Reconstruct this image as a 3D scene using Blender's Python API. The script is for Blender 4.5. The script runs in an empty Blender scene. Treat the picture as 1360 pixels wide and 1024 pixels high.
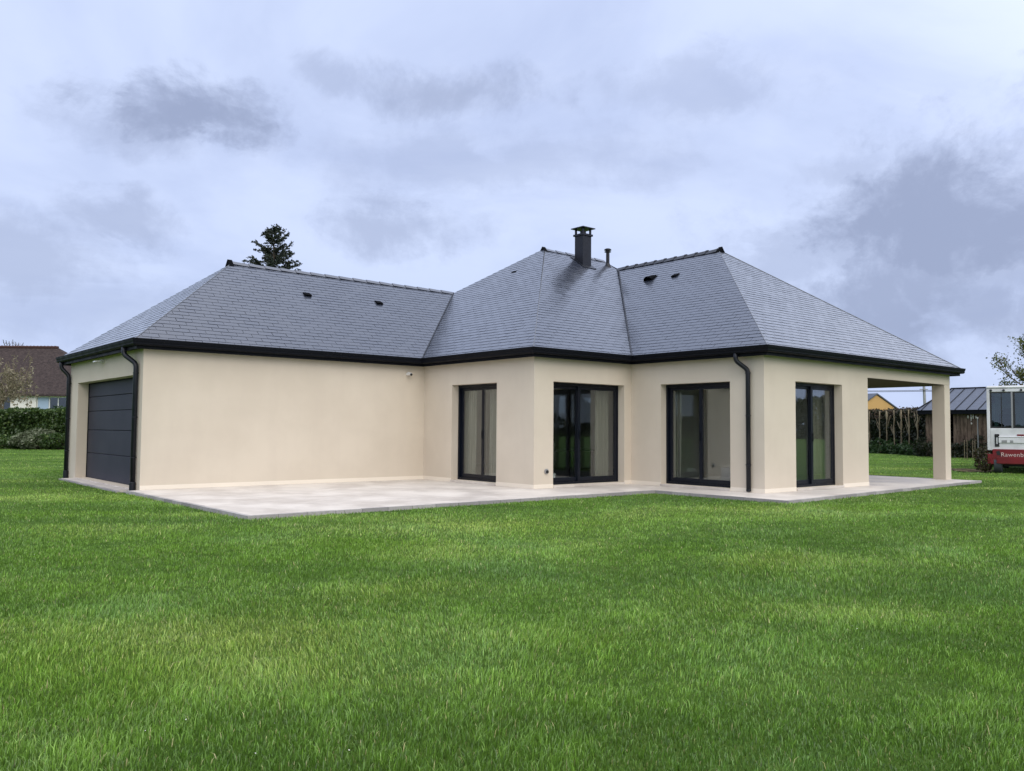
import bpy, bmesh, math, random
import numpy as np
from mathutils import Vector, Matrix, noise as mnoise

random.seed(7)
rng = np.random.default_rng(11)
S = bpy.context.scene
C = S.collection
PI = math.pi

# ------------------------------------------------------------------ camera
F_PX = 1115.347
CAM = Vector((-5.0773, -17.3479, 1.2546))
R_ = Vector((0.76491558, -0.64408526, 0.00763693))
U_ = Vector((-0.03910096, -0.03459546, 0.9986362))
FW = Vector((0.64294266, 0.76417101, 0.05164696))
cd = bpy.data.cameras.new("camera")
cam = bpy.data.objects.new("camera", cd)
C.objects.link(cam)
M = Matrix.Identity(4)
for i in range(3):
    M[i][0], M[i][1], M[i][2], M[i][3] = R_[i], U_[i], -FW[i], CAM[i]
cam.matrix_world = M
cd.sensor_width = 36
cd.lens = F_PX / 1360 * 36
cd.clip_end = 6000
cd.clip_start = 0.05
S.camera = cam


def at(px, py, depth):
    """point of the real place seen in that direction, `depth` metres away"""
    return CAM + depth * (FW + (px - 680) / F_PX * R_ - (py - 512) / F_PX * U_)


# ------------------------------------------------------------------ light
S.view_settings.view_transform = 'Standard'
S.view_settings.look = 'None'
S.view_settings.exposure = 0.0
S.view_settings.gamma = 1.0
SUN_EL, SUN_AZ = math.radians(42), math.radians(200)   # azimuth clockwise from +y
sd = Vector((math.sin(SUN_AZ) * math.cos(SUN_EL), math.cos(SUN_AZ) * math.cos(SUN_EL), math.sin(SUN_EL)))
sl = bpy.data.lights.new("sun", 'SUN')
sl.energy = 1.05
sl.angle = math.radians(50)
sl.color = (1.0, 0.90, 0.74)
so = bpy.data.objects.new("sun", sl)
C.objects.link(so)
so.rotation_euler = (-sd).to_track_quat('-Z', 'Y').to_euler()

W = bpy.data.worlds.new("World")
S.world = W
W.use_nodes = True
wt = W.node_tree
wt.nodes.clear()


class NT:
    """small node builder"""
    def __init__(s, tree): s.t = tree
    def n(s, typ, **kw):
        x = s.t.nodes.new(typ)
        for k, v in kw.items(): setattr(x, k, v)
        return x
    def put(s, sock, v):
        if isinstance(v, bpy.types.NodeSocket): s.t.links.new(v, sock)
        elif v is not None: sock.default_value = v
    def m(s, op, a, b=None, c=None, clamp=False):
        x = s.n('ShaderNodeMath', operation=op, use_clamp=clamp)
        for i, v in enumerate((a, b, c)): s.put(x.inputs[i], v)
        return x.outputs[0]
    def v(s, op, a, b=None, out=0):
        x = s.n('ShaderNodeVectorMath', operation=op)
        s.put(x.inputs[0], a)
        if b is not None: s.put(x.inputs[1], b)
        return x.outputs[out]
    def mix(s, f, a, b, blend='MIX'):
        x = s.n('ShaderNodeMix', data_type='RGBA', blend_type=blend)
        s.put(x.inputs[0], f); s.put(x.inputs[6], a); s.put(x.inputs[7], b)
        return x.outputs[2]
    def noise(s, vec, scale, detail=4, rough=.55, dist=0.0, out=0, dim='3D'):
        x = s.n('ShaderNodeTexNoise', noise_dimensions=dim)
        if vec is not None: s.put(x.inputs['Vector'], vec)
        x.inputs['Scale'].default_value = scale
        x.inputs['Detail'].default_value = detail
        x.inputs['Roughness'].default_value = rough
        x.inputs['Distortion'].default_value = dist
        return x.outputs[out]
    def ss(s, x, a, b, c=0.0, d=1.0):
        r = s.n('ShaderNodeMapRange', interpolation_type='SMOOTHSTEP')
        s.put(r.inputs[0], x)
        for i, v in enumerate((a, b, c, d)): s.put(r.inputs[i + 1], v)
        return r.outputs[0]
    def scalev(s, vec, sc):
        x = s.n('ShaderNodeVectorMath', operation='MULTIPLY')
        s.put(x.inputs[0], vec); x.inputs[1].default_value = sc
        return x.outputs[0]


def rgb(r, g, b): return (r, g, b, 1.0)


def build_world():
    k = NT(wt)
    out = k.n('ShaderNodeOutputWorld')
    bg = k.n('ShaderNodeBackground')
    D = k.v('NORMALIZE', k.n('ShaderNodeTexCoord').outputs['Generated'])
    sep = k.n('ShaderNodeSeparateXYZ'); k.put(sep.inputs[0], D)
    dz = sep.outputs[2]
    sky = k.n('ShaderNodeTexSky', sky_type='NISHITA', sun_disc=False)
    sky.sun_elevation = SUN_EL
    sky.sun_rotation = SUN_AZ
    # cloud layer lives on a plane overhead, seen foreshortened to the horizon
    den = k.m('ADD', k.m('MAXIMUM', dz, 0.0), 0.22)
    cx = k.m('DIVIDE', sep.outputs[0], den); cy = k.m('DIVIDE', sep.outputs[1], den)
    comb = k.n('ShaderNodeCombineXYZ'); k.put(comb.inputs[0], cx); k.put(comb.inputs[1], cy)
    P = comb.outputs[0]
    n1 = k.noise(P, 1.1, 6, .55, .6)
    n2 = k.noise(P, 3.6, 6, .6, .4)
    n3 = k.noise(D, 9.0, 6, .62, .3)
    light = rgb(.690, .790, 1.06)
    mid = rgb(.545, .640, .915)
    col = k.mix(k.ss(n1, .30, .58), mid, light)
    col = k.mix(k.m('MULTIPLY', k.ss(n2, .50, .75), .30), col, rgb(.72, .81, 1.05))
    # nearer the ground the layer is a touch bluer
    col = k.mix(k.ss(dz, .30, .0, 0, .55), col, rgb(.50, .60, .88))
    # separate darker clouds: (pixel the cloud is seen at, half width, half height, strength)
    blobs = [(262, 152, 118, 44, .92), (205, 165, 100, 40, .45), (600, 122, 120, 40, .62), (425, 100, 40, 26, .4),
             (1275, 285, 200, 105, .95), (1190, 330, 190, 80, .55), (1360, 330, 170, 130, .6), (1030, 340, 80, 40, .45), (1180, 395, 150, 62, .85), (1330, 410, 140, 50, .7),
             (40, 345, 100, 50, .5), (150, 300, 70, 22, .5), (520, 300, 130, 36, .55), (950, 110, 120, 30, .3), (640, 215, 260, 46, .3), (1130, 215, 90, 30, .35),(120, 410, 200, 40, .28)]
    wn = k.m('SUBTRACT', n3, .5)
    warp = k.n('ShaderNodeVectorMath', operation='SCALE')
    k.put(warp.inputs[0], k.v('SUBTRACT', k.noise(k.scalev(D, (1, 1, 1.8)), 5.5, 7, .62, .4, out=1), (.5, .5, .5))); warp.inputs[3].default_value = .115
    D0 = D
    D = k.v('ADD', D, warp.outputs[0])
    wn2 = k.m('SUBTRACT', k.noise(D, 26.0, 4, .6, .2), .5)
    dark = None
    for (px, py, w, h, s) in blobs:
        c = (FW + (px - 680) / F_PX * R_ - (py - 512) / F_PX * U_)
        c.normalize()
        rr = Vector((c.y, -c.x, 0)).normalized(); uu = rr.cross(c)
        a = k.v('DOT_PRODUCT', D, tuple(rr * (F_PX / w)), out=1)
        b = k.v('DOT_PRODUCT', D, tuple(uu * (F_PX / h)), out=1)
        d = k.m('SQRT', k.m('ADD', k.m('MULTIPLY', a, a), k.m('MULTIPLY', b, b)))
        d = k.m('ADD', d, k.m('MULTIPLY', wn, -2.6)); d = k.m('ADD', d, k.m('MULTIPLY', wn2, -.9))
        front = k.m('GREATER_THAN', k.v('DOT_PRODUCT', D, tuple(c), out=1), .5)
        m_ = k.m('MULTIPLY', k.ss(d, 1.35, .25, 0, s), front)
        dark = m_ if dark is None else k.m('MAXIMUM', dark, m_)
    col = k.mix(dark, col, rgb(.325, .385, .570))
    D = D0
    # an overcast sky is brighter overhead, and thinner behind the viewer where the sun stands
    up = k.ss(dz, .70, 1.0, 1.0, 2.6)
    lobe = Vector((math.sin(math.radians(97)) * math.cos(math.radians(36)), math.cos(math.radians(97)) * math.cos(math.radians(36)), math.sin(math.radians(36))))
    side = k.m('MULTIPLY', k.m('POWER', k.m('MAXIMUM', k.v('DOT_PRODUCT', D, tuple(lobe), out=1), 0.0), 18.0), 1.3)   # added bright sky patch, unseen off to the right, lightens the roof's reflections
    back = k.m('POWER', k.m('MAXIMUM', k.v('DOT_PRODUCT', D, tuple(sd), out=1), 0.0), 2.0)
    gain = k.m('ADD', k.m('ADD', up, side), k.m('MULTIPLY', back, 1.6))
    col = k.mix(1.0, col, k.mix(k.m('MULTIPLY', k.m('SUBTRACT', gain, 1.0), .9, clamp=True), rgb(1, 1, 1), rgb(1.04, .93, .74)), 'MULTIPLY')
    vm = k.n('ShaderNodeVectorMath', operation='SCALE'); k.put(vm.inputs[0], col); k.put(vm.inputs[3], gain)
    sk = k.n('ShaderNodeVectorMath', operation='SCALE'); k.put(sk.inputs[0], sky.outputs[0]); sk.inputs[3].default_value = .06
    fin = k.mix(.93, sk.outputs[0], vm.outputs[0])
    k.put(bg.inputs[0], fin)
    bg.inputs[1].default_value = 1.06
    k.put(out.inputs[0], bg.outputs[0])


build_world()


# ------------------------------------------------------------------ materials
def mat(name, color, rough=.6, metal=0.0, spec=.5, fn=None):
    m = bpy.data.materials.new(name)
    m.use_nodes = True
    t = m.node_tree
    p = t.nodes['Principled BSDF']
    p.inputs['Base Color'].default_value = rgb(*color)
    p.inputs['Roughness'].default_value = rough
    p.inputs['Metallic'].default_value = metal
    p.inputs['Specular IOR Level'].default_value = spec
    if fn: fn(NT(t), p)
    return m


def bump(k, p, h, strength, dist):
    b = k.n('ShaderNodeBump')
    b.inputs['Strength'].default_value = strength
    b.inputs['Distance'].default_value = dist
    k.put(b.inputs['Height'], h)
    k.put(p.inputs['Normal'], b.outputs[0])


def objco(k): return k.n('ShaderNodeTexCoord').outputs['Object']


def f_render(k, p):
    o = objco(k)
    big = k.noise(o, .7, 4, .6); fine = k.noise(o, 130, 3, .6)
    streak = k.noise(k.scalev(o, (2.2, 2.2, .35)), 1.4, 4, .6)
    c = k.mix(k.ss(big, .3, .7), rgb(.570, .500, .408), rgb(.622, .550, .452))
    c = k.mix(k.ss(streak, .45, .75, 0, .25), c, rgb(.548, .478, .398))
    c = k.mix(k.ss(fine, .35, .7, 0, .12), c, rgb(.50, .44, .37))
    k.put(p.inputs['Base Color'], c)
    bump(k, p, fine, .35, .004)


def f_slate(k, p):
    g = k.n('ShaderNodeNewGeometry')
    r = g.outputs['Random Per Island']
    o = objco(k)
    n = k.noise(o, 3.0, 5, .65); n2 = k.noise(k.scalev(o, (1, 1, 3)), 40, 4, .65)
    c = k.mix(r, rgb(.023, .029, .047), rgb(.036, .044, .067))
    c = k.mix(k.ss(n, .4, .75, 0, .4), c, rgb(.048, .056, .078))
    c = k.mix(k.ss(n2, .45, .7, 0, .35), c, rgb(.026, .032, .050))
    k.put(p.inputs['Base Color'], c)
    k.put(p.inputs['Roughness'], k.m('ADD', k.m('MULTIPLY', r, .16), k.m('ADD', k.m('MULTIPLY', n2, .16), .22)))
    p.inputs['Coat Weight'].default_value = 1.0; p.inputs['Coat Roughness'].default_value = .20; p.inputs['Coat IOR'].default_value = 1.65
    bump(k, p, n2, .25, .004)


def f_concrete(k, p):
    o = objco(k)
    a = k.noise(o, .9, 5, .65, .4); b = k.noise(k.scalev(o, (1, 2.0, 1)), 2.6, 5, .6, .3); f = k.noise(o, 60, 4, .6)
    c = k.mix(k.ss(a, .35, .68), rgb(.46, .415, .375), rgb(.63, .58, .525))
    c = k.mix(k.ss(b, .5, .72, 0, .55), c, rgb(.67, .615, .56))
    c = k.mix(k.ss(f, .5, .8, 0, .25), c, rgb(.36, .34, .32))
    k.put(p.inputs['Base Color'], c)
    k.put(p.inputs['Roughness'], k.ss(a, .3, .7, .45, .7))
    bump(k, p, f, .15, .003)


def f_kerb(k, p):
    g = k.n('ShaderNodeNewGeometry'); o = objco(k)
    c = k.mix(g.outputs['Random Per Island'], rgb(.25, .235, .235), rgb(.40, .375, .365))
    c = k.mix(k.ss(k.noise(o, 18, 5, .65), .4, .7, 0, .5), c, rgb(.22, .21, .20))
    k.put(p.inputs['Base Color'], c)
    bump(k, p, k.noise(o, 70, 4), .3, .004)


def f_door(k, p):
    o = objco(k)
    k.put(p.inputs['Base Color'], k.mix(k.ss(k.noise(o, 1.3, 3), .3, .7), rgb(.024, .025, .040), rgb(.031, .032, .048)))
    bump(k, p, k.noise(o, 220, 2), .12, .002)


def f_dark(k, p):
    o = objco(k)
    k.put(p.inputs['Roughness'], k.ss(k.noise(o, 4, 4), .3, .7, .28, .48))


def leafmat(name, c1, c2, c3=None, trans=.3, rough=.5, big=None):
    m = bpy.data.materials.new(name)
    m.use_nodes = True
    t = m.node_tree; t.nodes.clear()
    k = NT(t)
    out = k.n('ShaderNodeOutputMaterial')
    r = k.n('ShaderNodeNewGeometry').outputs['Random Per Island']
    c = k.mix(r, rgb(*c1), rgb(*c2))
    if c3: c = k.mix(k.ss(r, .8, 1.0), c, rgb(*c3))
    if big:
        c = k.mix(k.ss(k.noise(objco(k), big[0], 4, .6), .4, .66, 0, big[2]), c, rgb(*big[1]))
    d = k.n('ShaderNodeBsdfDiffuse'); k.put(d.inputs[0], c)
    tr = k.n('ShaderNodeBsdfTranslucent'); k.put(tr.inputs[0], c)
    g = k.n('ShaderNodeBsdfGlossy'); g.inputs['Roughness'].default_value = rough
    a = k.n('ShaderNodeMixShader'); a.inputs[0].default_value = trans
    k.put(a.inputs[1], d.outputs[0]); k.put(a.inputs[2], tr.outputs[0])
    b = k.n('ShaderNodeMixShader'); b.inputs[0].default_value = .04
    k.put(b.inputs[1], a.outputs[0]); k.put(b.inputs[2], g.outputs[0])
    k.put(out.inputs[0], b.outputs[0])
    return m


def glassmat(name, tint, refl=1.0, base=.05):
    m = bpy.data.materials.new(name)
    m.use_nodes = True
    t = m.node_tree; t.nodes.clear()
    k = NT(t)
    out = k.n('ShaderNodeOutputMaterial')
    tr = k.n('ShaderNodeBsdfTransparent'); tr.inputs[0].default_value = rgb(*tint)
    g = k.n('ShaderNodeBsdfGlossy'); g.inputs['Roughness'].default_value = .0
    g.inputs[0].default_value = rgb(.9, .95, 1.0)
    lw = k.n('ShaderNodeLayerWeight'); lw.inputs[0].default_value = .5      # facing: 0 head-on, 1 grazing
    sch = k.m('ADD', k.m('MULTIPLY', k.m('POWER', lw.outputs['Facing'], 4.0), .8), .04)
    a = k.n('ShaderNodeMixShader')
    k.put(a.inputs[0], k.m('ADD', k.m('MULTIPLY', sch, refl), base, clamp=True))
    k.put(a.inputs[1], tr.outputs[0]); k.put(a.inputs[2], g.outputs[0])
    k.put(out.inputs[0], a.outputs[0])
    return m


def f_bark(k, p):
    o = objco(k)
    n = k.noise(k.scalev(o, (1, 1, .25)), 9, 5, .65)
    k.put(p.inputs['Base Color'], k.mix(k.ss(n, .3, .7), rgb(.045, .038, .030), rgb(.13, .11, .085)))
    bump(k, p, n, .6, .03)


def f_palebark(k, p):
    o = objco(k)
    n = k.noise(k.scalev(o, (1, 1, .3)), 6, 5, .65)
    k.put(p.inputs['Base Color'], k.mix(k.ss(n, .3, .7), rgb(.12, .095, .062), rgb(.25, .21, .14)))


def f_tile(k, p):
    o = objco(k)
    n = k.noise(o, 5, 5, .7); v = k.n('ShaderNodeTexVoronoi'); v.inputs['Scale'].default_value = 6.0
    k.put(v.inputs['Vector'], o)
    c = k.mix(k.ss(n, .3, .7), rgb(.030, .023, .023), rgb(.060, .045, .042))
    c = k.mix(k.ss(v.outputs['Distance'], .0, .35, .6, 0), c, rgb(.10, .080, .072))
    k.put(p.inputs['Base Color'], c)
    bump(k, p, v.outputs['Distance'], .6, .05)


def f_wood(k, p):
    o = objco(k)
    n = k.noise(k.scalev(o, (7, 7, 1.0)), 1.6, 5, .7); n2 = k.noise(k.scalev(o, (1, 1, .4)), 2.2, 5, .7)
    c = k.mix(k.ss(n, .3, .7), rgb(.045, .032, .024), rgb(.155, .110, .082))
    c = k.mix(k.ss(n2, .45, .65, 0, .6), c, rgb(.20, .15, .11))
    k.put(p.inputs['Base Color'], c)
    bump(k, p, n, .5, .03)


def f_curtain(k, p):
    o = objco(k)
    k.put(p.inputs['Base Color'], k.mix(k.ss(k.noise(k.scalev(o, (5, 5, .2)), 3, 3), .3, .7), rgb(.27, .25, .20), rgb(.37, .345, .28)))


def f_gut(k, p):
    k.put(p.inputs['Roughness'], k.ss(k.noise(objco(k), 4, 4), .3, .7, .45, .6))


M_ = dict(
    render=mat('cream_render', (.66, .58, .48), .85, spec=.2, fn=f_render),
    plinth=mat('plinth_render', (.74, .67, .57), .8, spec=.25, fn=lambda k, p: bump(k, p, k.noise(objco(k), 90, 3), .2, .003)),
    slate=mat('slate', (.09, .1, .12), .42, spec=.35, fn=f_slate),
    underlay=mat('underlay', (.018, .019, .022), .9),
    ridge=mat('ridge_slate', (.085, .092, .108), .42, fn=f_slate),
    ridgetile=mat('ridge_tile', (.016, .018, .024), .42, spec=.35, fn=f_dark),
    dark=mat('anthracite_aluminium', (.0045, .0055, .0085), .4, spec=.10, fn=f_gut),
    frame=mat('navy_frame', (.0040, .0060, .012), .4, spec=.25, fn=f_dark),
    pipe=mat('dark_zinc_pipe', (.007, .009, .015), .36, spec=.35, fn=f_dark),
    door=mat('garage_panel', (.04, .044, .055), .55, spec=.22, fn=f_door),
    chimney=mat('chimney_metal', (.009, .010, .016), .42, spec=.3, fn=f_dark),
    zinc=mat('zinc', (.16, .17, .19), .45, metal=.3),
    ventblack=mat('vent_black', (.003, .0035, .005), .8, spec=.05),
    concrete=mat('concrete', (.6, .55, .5), .6, spec=.3, fn=f_concrete),
    kerb=mat('kerb_stone', (.33, .31, .3), .8, fn=f_kerb),
    glass=glassmat('window_glass', (.84, .87, .86), 1.2, .05),
    busglass=glassmat('tinted_glass', (.40, .50, .49), 1.0, .03),
    plaster=mat('interior_plaster', (.62, .59, .53), .9, spec=.1),
    floor=mat('interior_tiles', (.40, .38, .35), .4),
    ceiling=mat('interior_ceiling', (.75, .74, .70), .9),
    soffit=mat('terrace_soffit', (.055, .043, .030), .8, spec=.2),
    curtain=mat('curtain_cloth', (.5, .47, .4), .9, spec=.1, fn=f_curtain),
    white=mat('white_paint', (.74, .74, .73), .35),
    offwhite=mat('offwhite_wall', (.70, .68, .64), .85, spec=.2, fn=lambda k, p: k.put(p.inputs['Base Color'], k.mix(k.ss(k.noise(objco(k), .8, 4), .3, .7), rgb(.64, .62, .58), rgb(.74, .72, .68)))),
    red=mat('red_paint', (.26, .010, .016), .3, fn=lambda k, p: k.put(p.inputs['Base Color'], k.mix(k.ss(k.noise(objco(k), 2.5, 4), .4, .7), rgb(.175, .007, .012), rgb(.13, .007, .010)))),
    buswhite=mat('vehicle_white', (.62, .63, .65), .28, fn=lambda k, p: k.put(p.inputs['Base Color'], k.mix(k.ss(k.noise(objco(k), 1.8, 5), .45, .75), rgb(.66, .67, .69), rgb(.50, .50, .51)))),
    black=mat('black_rubber', (.012, .013, .015), .6),
    tyre=mat('dusty_tyre', (.055, .065, .08), .75),
    lens=mat('clear_lens', (.55, .56, .58), .15),
    blueblind=mat('pale_blue_shutter', (.32, .42, .55), .6, fn=lambda k, p: bump(k, p, k.n('ShaderNodeTexWave').outputs[0], .1, .01)),
    tile=mat('brown_tile', (.06, .05, .045), .85, spec=.15, fn=f_tile),
    ridgebrown=mat('russet_ridge', (.062, .034, .030), .85, spec=.15),
    wood=mat('weathered_boards', (.12, .09, .07), .85, spec=.15, fn=f_wood),
    metalroof=mat('standing_seam_metal', (.075, .088, .120), .45, metal=.15, fn=f_dark),
    orange=mat('ochre_render', (.52, .32, .13), .85, spec=.2),
    palebark=mat('pale_bark', (.2, .17, .11), .85, spec=.15, fn=f_palebark),
    bark=mat('bark', (.08, .07, .05), .9, spec=.15, fn=f_bark),
    galv=mat('galvanised_steel', (.32, .32, .32), .45, metal=.6),
    soil=mat('bare_soil', (.07, .05, .03), .95, spec=.1, fn=lambda k, p: (k.put(p.inputs['Base Color'], k.mix(k.ss(k.noise(objco(k), 3, 5), .35, .65), rgb(.05, .036, .022), rgb(.17, .14, .07))), bump(k, p, k.noise(objco(k), 12, 5), .8, .05))),
    darkwood=mat('dark_furniture', (.02, .018, .017), .5),
    lettering=mat('pale_lettering', (.55, .42, .40), .5),
    steel=mat('brushed_steel', (.5, .5, .52), .3, metal=.8),
    hedgeleaf=leafmat('hedge_leaf', (.026, .058, .013), (.072, .130, .024), (.130, .185, .042), big=(.8, (.030, .062, .015), .5)),
    thujaleaf=leafmat('thuja_leaf', (.010, .018, .007), (.028, .040, .014), (.055, .045, .022), big=(.7, (.016, .020, .009), .6)),
    brownleaf=leafmat('brown_twig', (.050, .030, .018), (.11, .075, .045), (.06, .06, .03)),
    greyshrub=leafmat('grey_green_leaf', (.085, .110, .055), (.17, .20, .115), (.24, .26, .17)),
    ivyleaf=leafmat('ground_leaf', (.015, .040, .010), (.040, .085, .022), (.06, .11, .03)),
    needle=leafmat('needle', (.016, .024, .018), (.034, .050, .034), (.055, .055, .03), trans=.1),
    autumnleaf=leafmat('olive_leaf', (.050, .072, .014), (.12, .145, .032), (.15, .13, .03)),
    catkin=leafmat('catkin', (.20, .175, .11), (.34, .30, .20), (.16, .15, .07)),
    redleaf=leafmat('reddish_leaf', (.045, .020, .015), (.06, .075, .02), (.10, .05, .03)),
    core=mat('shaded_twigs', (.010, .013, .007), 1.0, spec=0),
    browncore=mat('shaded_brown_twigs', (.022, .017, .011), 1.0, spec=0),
)


# ------------------------------------------------------------------ mesh helpers
class MB:
    def __init__(s): s.v = []; s.f = []
    def add(s, vs, fs):
        o = len(s.v)
        s.v += [tuple(x) for x in vs]
        s.f += [tuple(i + o for i in q) for q in fs]
    def box(s, a, b):
        x0, y0, z0 = a; x1, y1, z1 = b
        x0, x1 = min(x0, x1), max(x0, x1); y0, y1 = min(y0, y1), max(y0, y1); z0, z1 = min(z0, z1), max(z0, z1)
        s.add([(x0, y0, z0), (x1, y0, z0), (x1, y1, z0), (x0, y1, z0), (x0, y0, z1), (x1, y0, z1), (x1, y1, z1), (x0, y1, z1)],
              [(0, 3, 2, 1), (4, 5, 6, 7), (0, 1, 5, 4), (1, 2, 6, 5), (2, 3, 7, 6), (3, 0, 4, 7)])
    def obox(s, o, ax, ay, az):
        """box from corner o with edge vectors"""
        o, ax, ay, az = map(Vector, (o, ax, ay, az))
        P = [o, o + ax, o + ax + ay, o + ay]
        P += [p + az for p in P]
        F = [(0, 3, 2, 1), (4, 5, 6, 7), (0, 1, 5, 4), (1, 2, 6, 5), (2, 3, 7, 6), (3, 0, 4, 7)]
        if ax.cross(ay).dot(az) < 0: F = [tuple(reversed(q)) for q in F]
        s.add(P, F)
    def poly(s, pts): s.add(pts, [tuple(range(len(pts)))])
    def tube(s, path, rad, n=10, caps=True):
        path = [Vector(p) for p in path]
        rads = rad if isinstance(rad, (list, tuple)) else [rad] * len(path)
        t0 = (path[1] - path[0]).normalized()
        ref = Vector((0, 0, 1)) if abs(t0.z) < .9 else Vector((1, 0, 0))
        nx = t0.cross(ref).normalized()
        vs = []; N = len(path)
        for i, p in enumerate(path):
            if i == 0: t = path[1] - p
            elif i == N - 1: t = p - path[i - 1]
            else: t = (path[i + 1] - p).normalized() + (p - path[i - 1]).normalized()
            t.normalize()
            nx = (nx - t * nx.dot(t)).normalized(); ny = t.cross(nx)
            for j in range(n):
                a = 2 * PI * j / n
                vs.append(p + (nx * math.cos(a) + ny * math.sin(a)) * rads[i])
        fs = [(i * n + j, i * n + (j + 1) % n, (i + 1) * n + (j + 1) % n, (i + 1) * n + j) for i in range(N - 1) for j in range(n)]
        if caps: fs += [tuple(reversed(range(n))), tuple(range((N - 1) * n, N * n))]
        s.add(vs, fs)
    def lathe(s, c, prof, n=20):
        vs = []
        for (r, z) in prof:
            for j in range(n):
                a = 2 * PI * j / n
                vs.append((c[0] + r * math.cos(a), c[1] + r * math.sin(a), c[2] + z))
        L = len(prof)
        fs = [(i * n + j, i * n + (j + 1) % n, (i + 1) * n + (j + 1) % n, (i + 1) * n + j) for i in range(L - 1) for j in range(n)]
        fs += [tuple(reversed(range(n))), tuple(range((L - 1) * n, L * n))]
        s.add(vs, fs)
    def build(s, name, m, parent=None, smooth=False, bevel=0.0):
        me = bpy.data.meshes.new(name)
        me.from_pydata(s.v, [], s.f)
        me.update()
        o = bpy.data.objects.new(name, me)
        C.objects.link(o)
        me.materials.append(m)
        if smooth:
            me.polygons.foreach_set('use_smooth', [True] * len(me.polygons))
        if bevel:
            b = o.modifiers.new('bevel', 'BEVEL'); b.width = bevel; b.segments = 2; b.limit_method = 'ANGLE'; b.harden_normals = False
        if parent:
            o.parent = parent
            if parent.type == 'EMPTY' or True:
                o.matrix_parent_inverse = world_of(parent).inverted()
        return o


def world_of(o):
    m = o.matrix_basis.copy()
    while o.parent:
        m = o.parent.matrix_basis @ o.matrix_parent_inverse @ m if False else (o.parent.matrix_basis @ o.matrix_parent_inverse @ m)
        o = o.parent
    return m


def tag(o, label, cat, group=None):
    o['label'] = label; o['category'] = cat
    if group: o['group'] = group
    return o


def thing(name, loc, label, cat, group=None):
    o = bpy.data.objects.new(name, None)
    C.objects.link(o)
    o.location = loc
    o.empty_display_size = .3
    return tag(o, label, cat, group)


def structure(o): o['kind'] = 'structure'; return o


def stuff(o): o['kind'] = 'stuff'; return o


# ------------------------------------------------------------------ the place: measures of the house
L1, s1, L2, s2, L3, W1 = 6.673, 4.110, 3.031, 3.566, 8.737, 5.90
X2, X3, YE = L1 + L2, L1 + L2 + L3, -(s1 + s2)
OV, HE = .286, 2.958                # gutter lip: overhang and height
HW = 2.80                            # underside of the eaves
XT, YR = 13.95, YE + 4.2             # terrace recess
Z1, AX1 = 5.305, 2.889
Z2, AX2, YC = 6.53, 11.43, .80
Z3, AY3 = 6.232, -3.417
ZG = -.060                            # lawn level


def vnoise(x, y, seed=0):
    """smooth value noise in numpy, -1..1"""
    xi = np.floor(x).astype(np.int64); yi = np.floor(y).astype(np.int64)
    xf = x - xi; yf = y - yi
    def h(a, b):
        n = (a * 374761393 + b * 668265263 + seed * 974634777) & 0x7fffffff
        n = ((n ^ (n >> 13)) * 1274126177) & 0x7fffffff
        return ((n ^ (n >> 16)) & 0xffff) / 32767.5 - 1
    u = xf * xf * (3 - 2 * xf); v = yf * yf * (3 - 2 * yf)
    return (h(xi, yi) * (1 - u) + h(xi + 1, yi) * u) * (1 - v) + (h(xi, yi + 1) * (1 - u) + h(xi + 1, yi + 1) * u) * v


def ground_z(x, y):
    x = np.asarray(x, float); y = np.asarray(y, float)
    z = .022 * vnoise(x * .35, y * .35, 3) + .012 * vnoise(x * 1.1, y * 1.1, 5)
    # flat against the paving
    dx = np.maximum(np.maximum(-.8 - x, x - 19.2), 0); dy = np.maximum(np.maximum(-9.2 - y, y - 6.3), 0)
    d = np.sqrt(dx * dx + dy * dy)
    return ZG + z * np.clip(d / 1.5, 0, 1)


# ------------------------------------------------------------------ lawn
def f_lawn(k, p):
    o = objco(k)
    a = k.noise(o, .55, 5, .6); b = k.noise(k.scalev(o, (1, 1, 1)), 6, 5, .7); f = k.noise(o, 60, 4, .7)
    band = k.noise(k.scalev(o, (.42, .16, 1)), 1.0, 4, .6, .5)
    c = k.mix(k.ss(a, .32, .68), rgb(.065, .130, .018), rgb(.100, .178, .028))
    c = k.mix(k.ss(band, .45, .68, 0, .55), c, rgb(.140, .210, .044))
    c = k.mix(k.ss(b, .42, .7, 0, .55), c, rgb(.050, .125, .014))
    c = k.mix(k.ss(f, .45, .75, 0, .5), c, rgb(.16, .235, .055))
    k.put(p.inputs['Base Color'], c)
    bump(k, p, k.m('ADD', f, b), .9, .05)


def build_lawn():
    rings = [0] + list(np.geomspace(1.2, 3500, 90))
    n = 160
    vs = []; fs = []
    cx, cy = CAM.x, CAM.y
    vs.append((cx, cy)); 
    for r in rings[1:]:
        for j in range(n):
            a = 2 * PI * j / n
            vs.append((cx + r * math.cos(a), cy + r * math.sin(a)))
    A = np.array(vs); z = ground_z(A[:, 0], A[:, 1])
    mb = MB()
    V = [(A[i, 0], A[i, 1], z[i]) for i in range(len(A))]
    fs = [(0, 1 + j, 1 + (j + 1) % n) for j in range(n)]
    for i in range(len(rings) - 2):
        b0 = 1 + i * n; b1 = b0 + n
        fs += [(b0 + j, b1 + j, b1 + (j + 1) % n, b0 + (j + 1) % n) for j in range(n)]
    mb.add(V, fs)
    o = mb.build('lawn', mat('lawn_turf', (.08, .18, .03), .9, spec=.1, fn=f_lawn), smooth=True)
    structure(o)


build_lawn()

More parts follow.
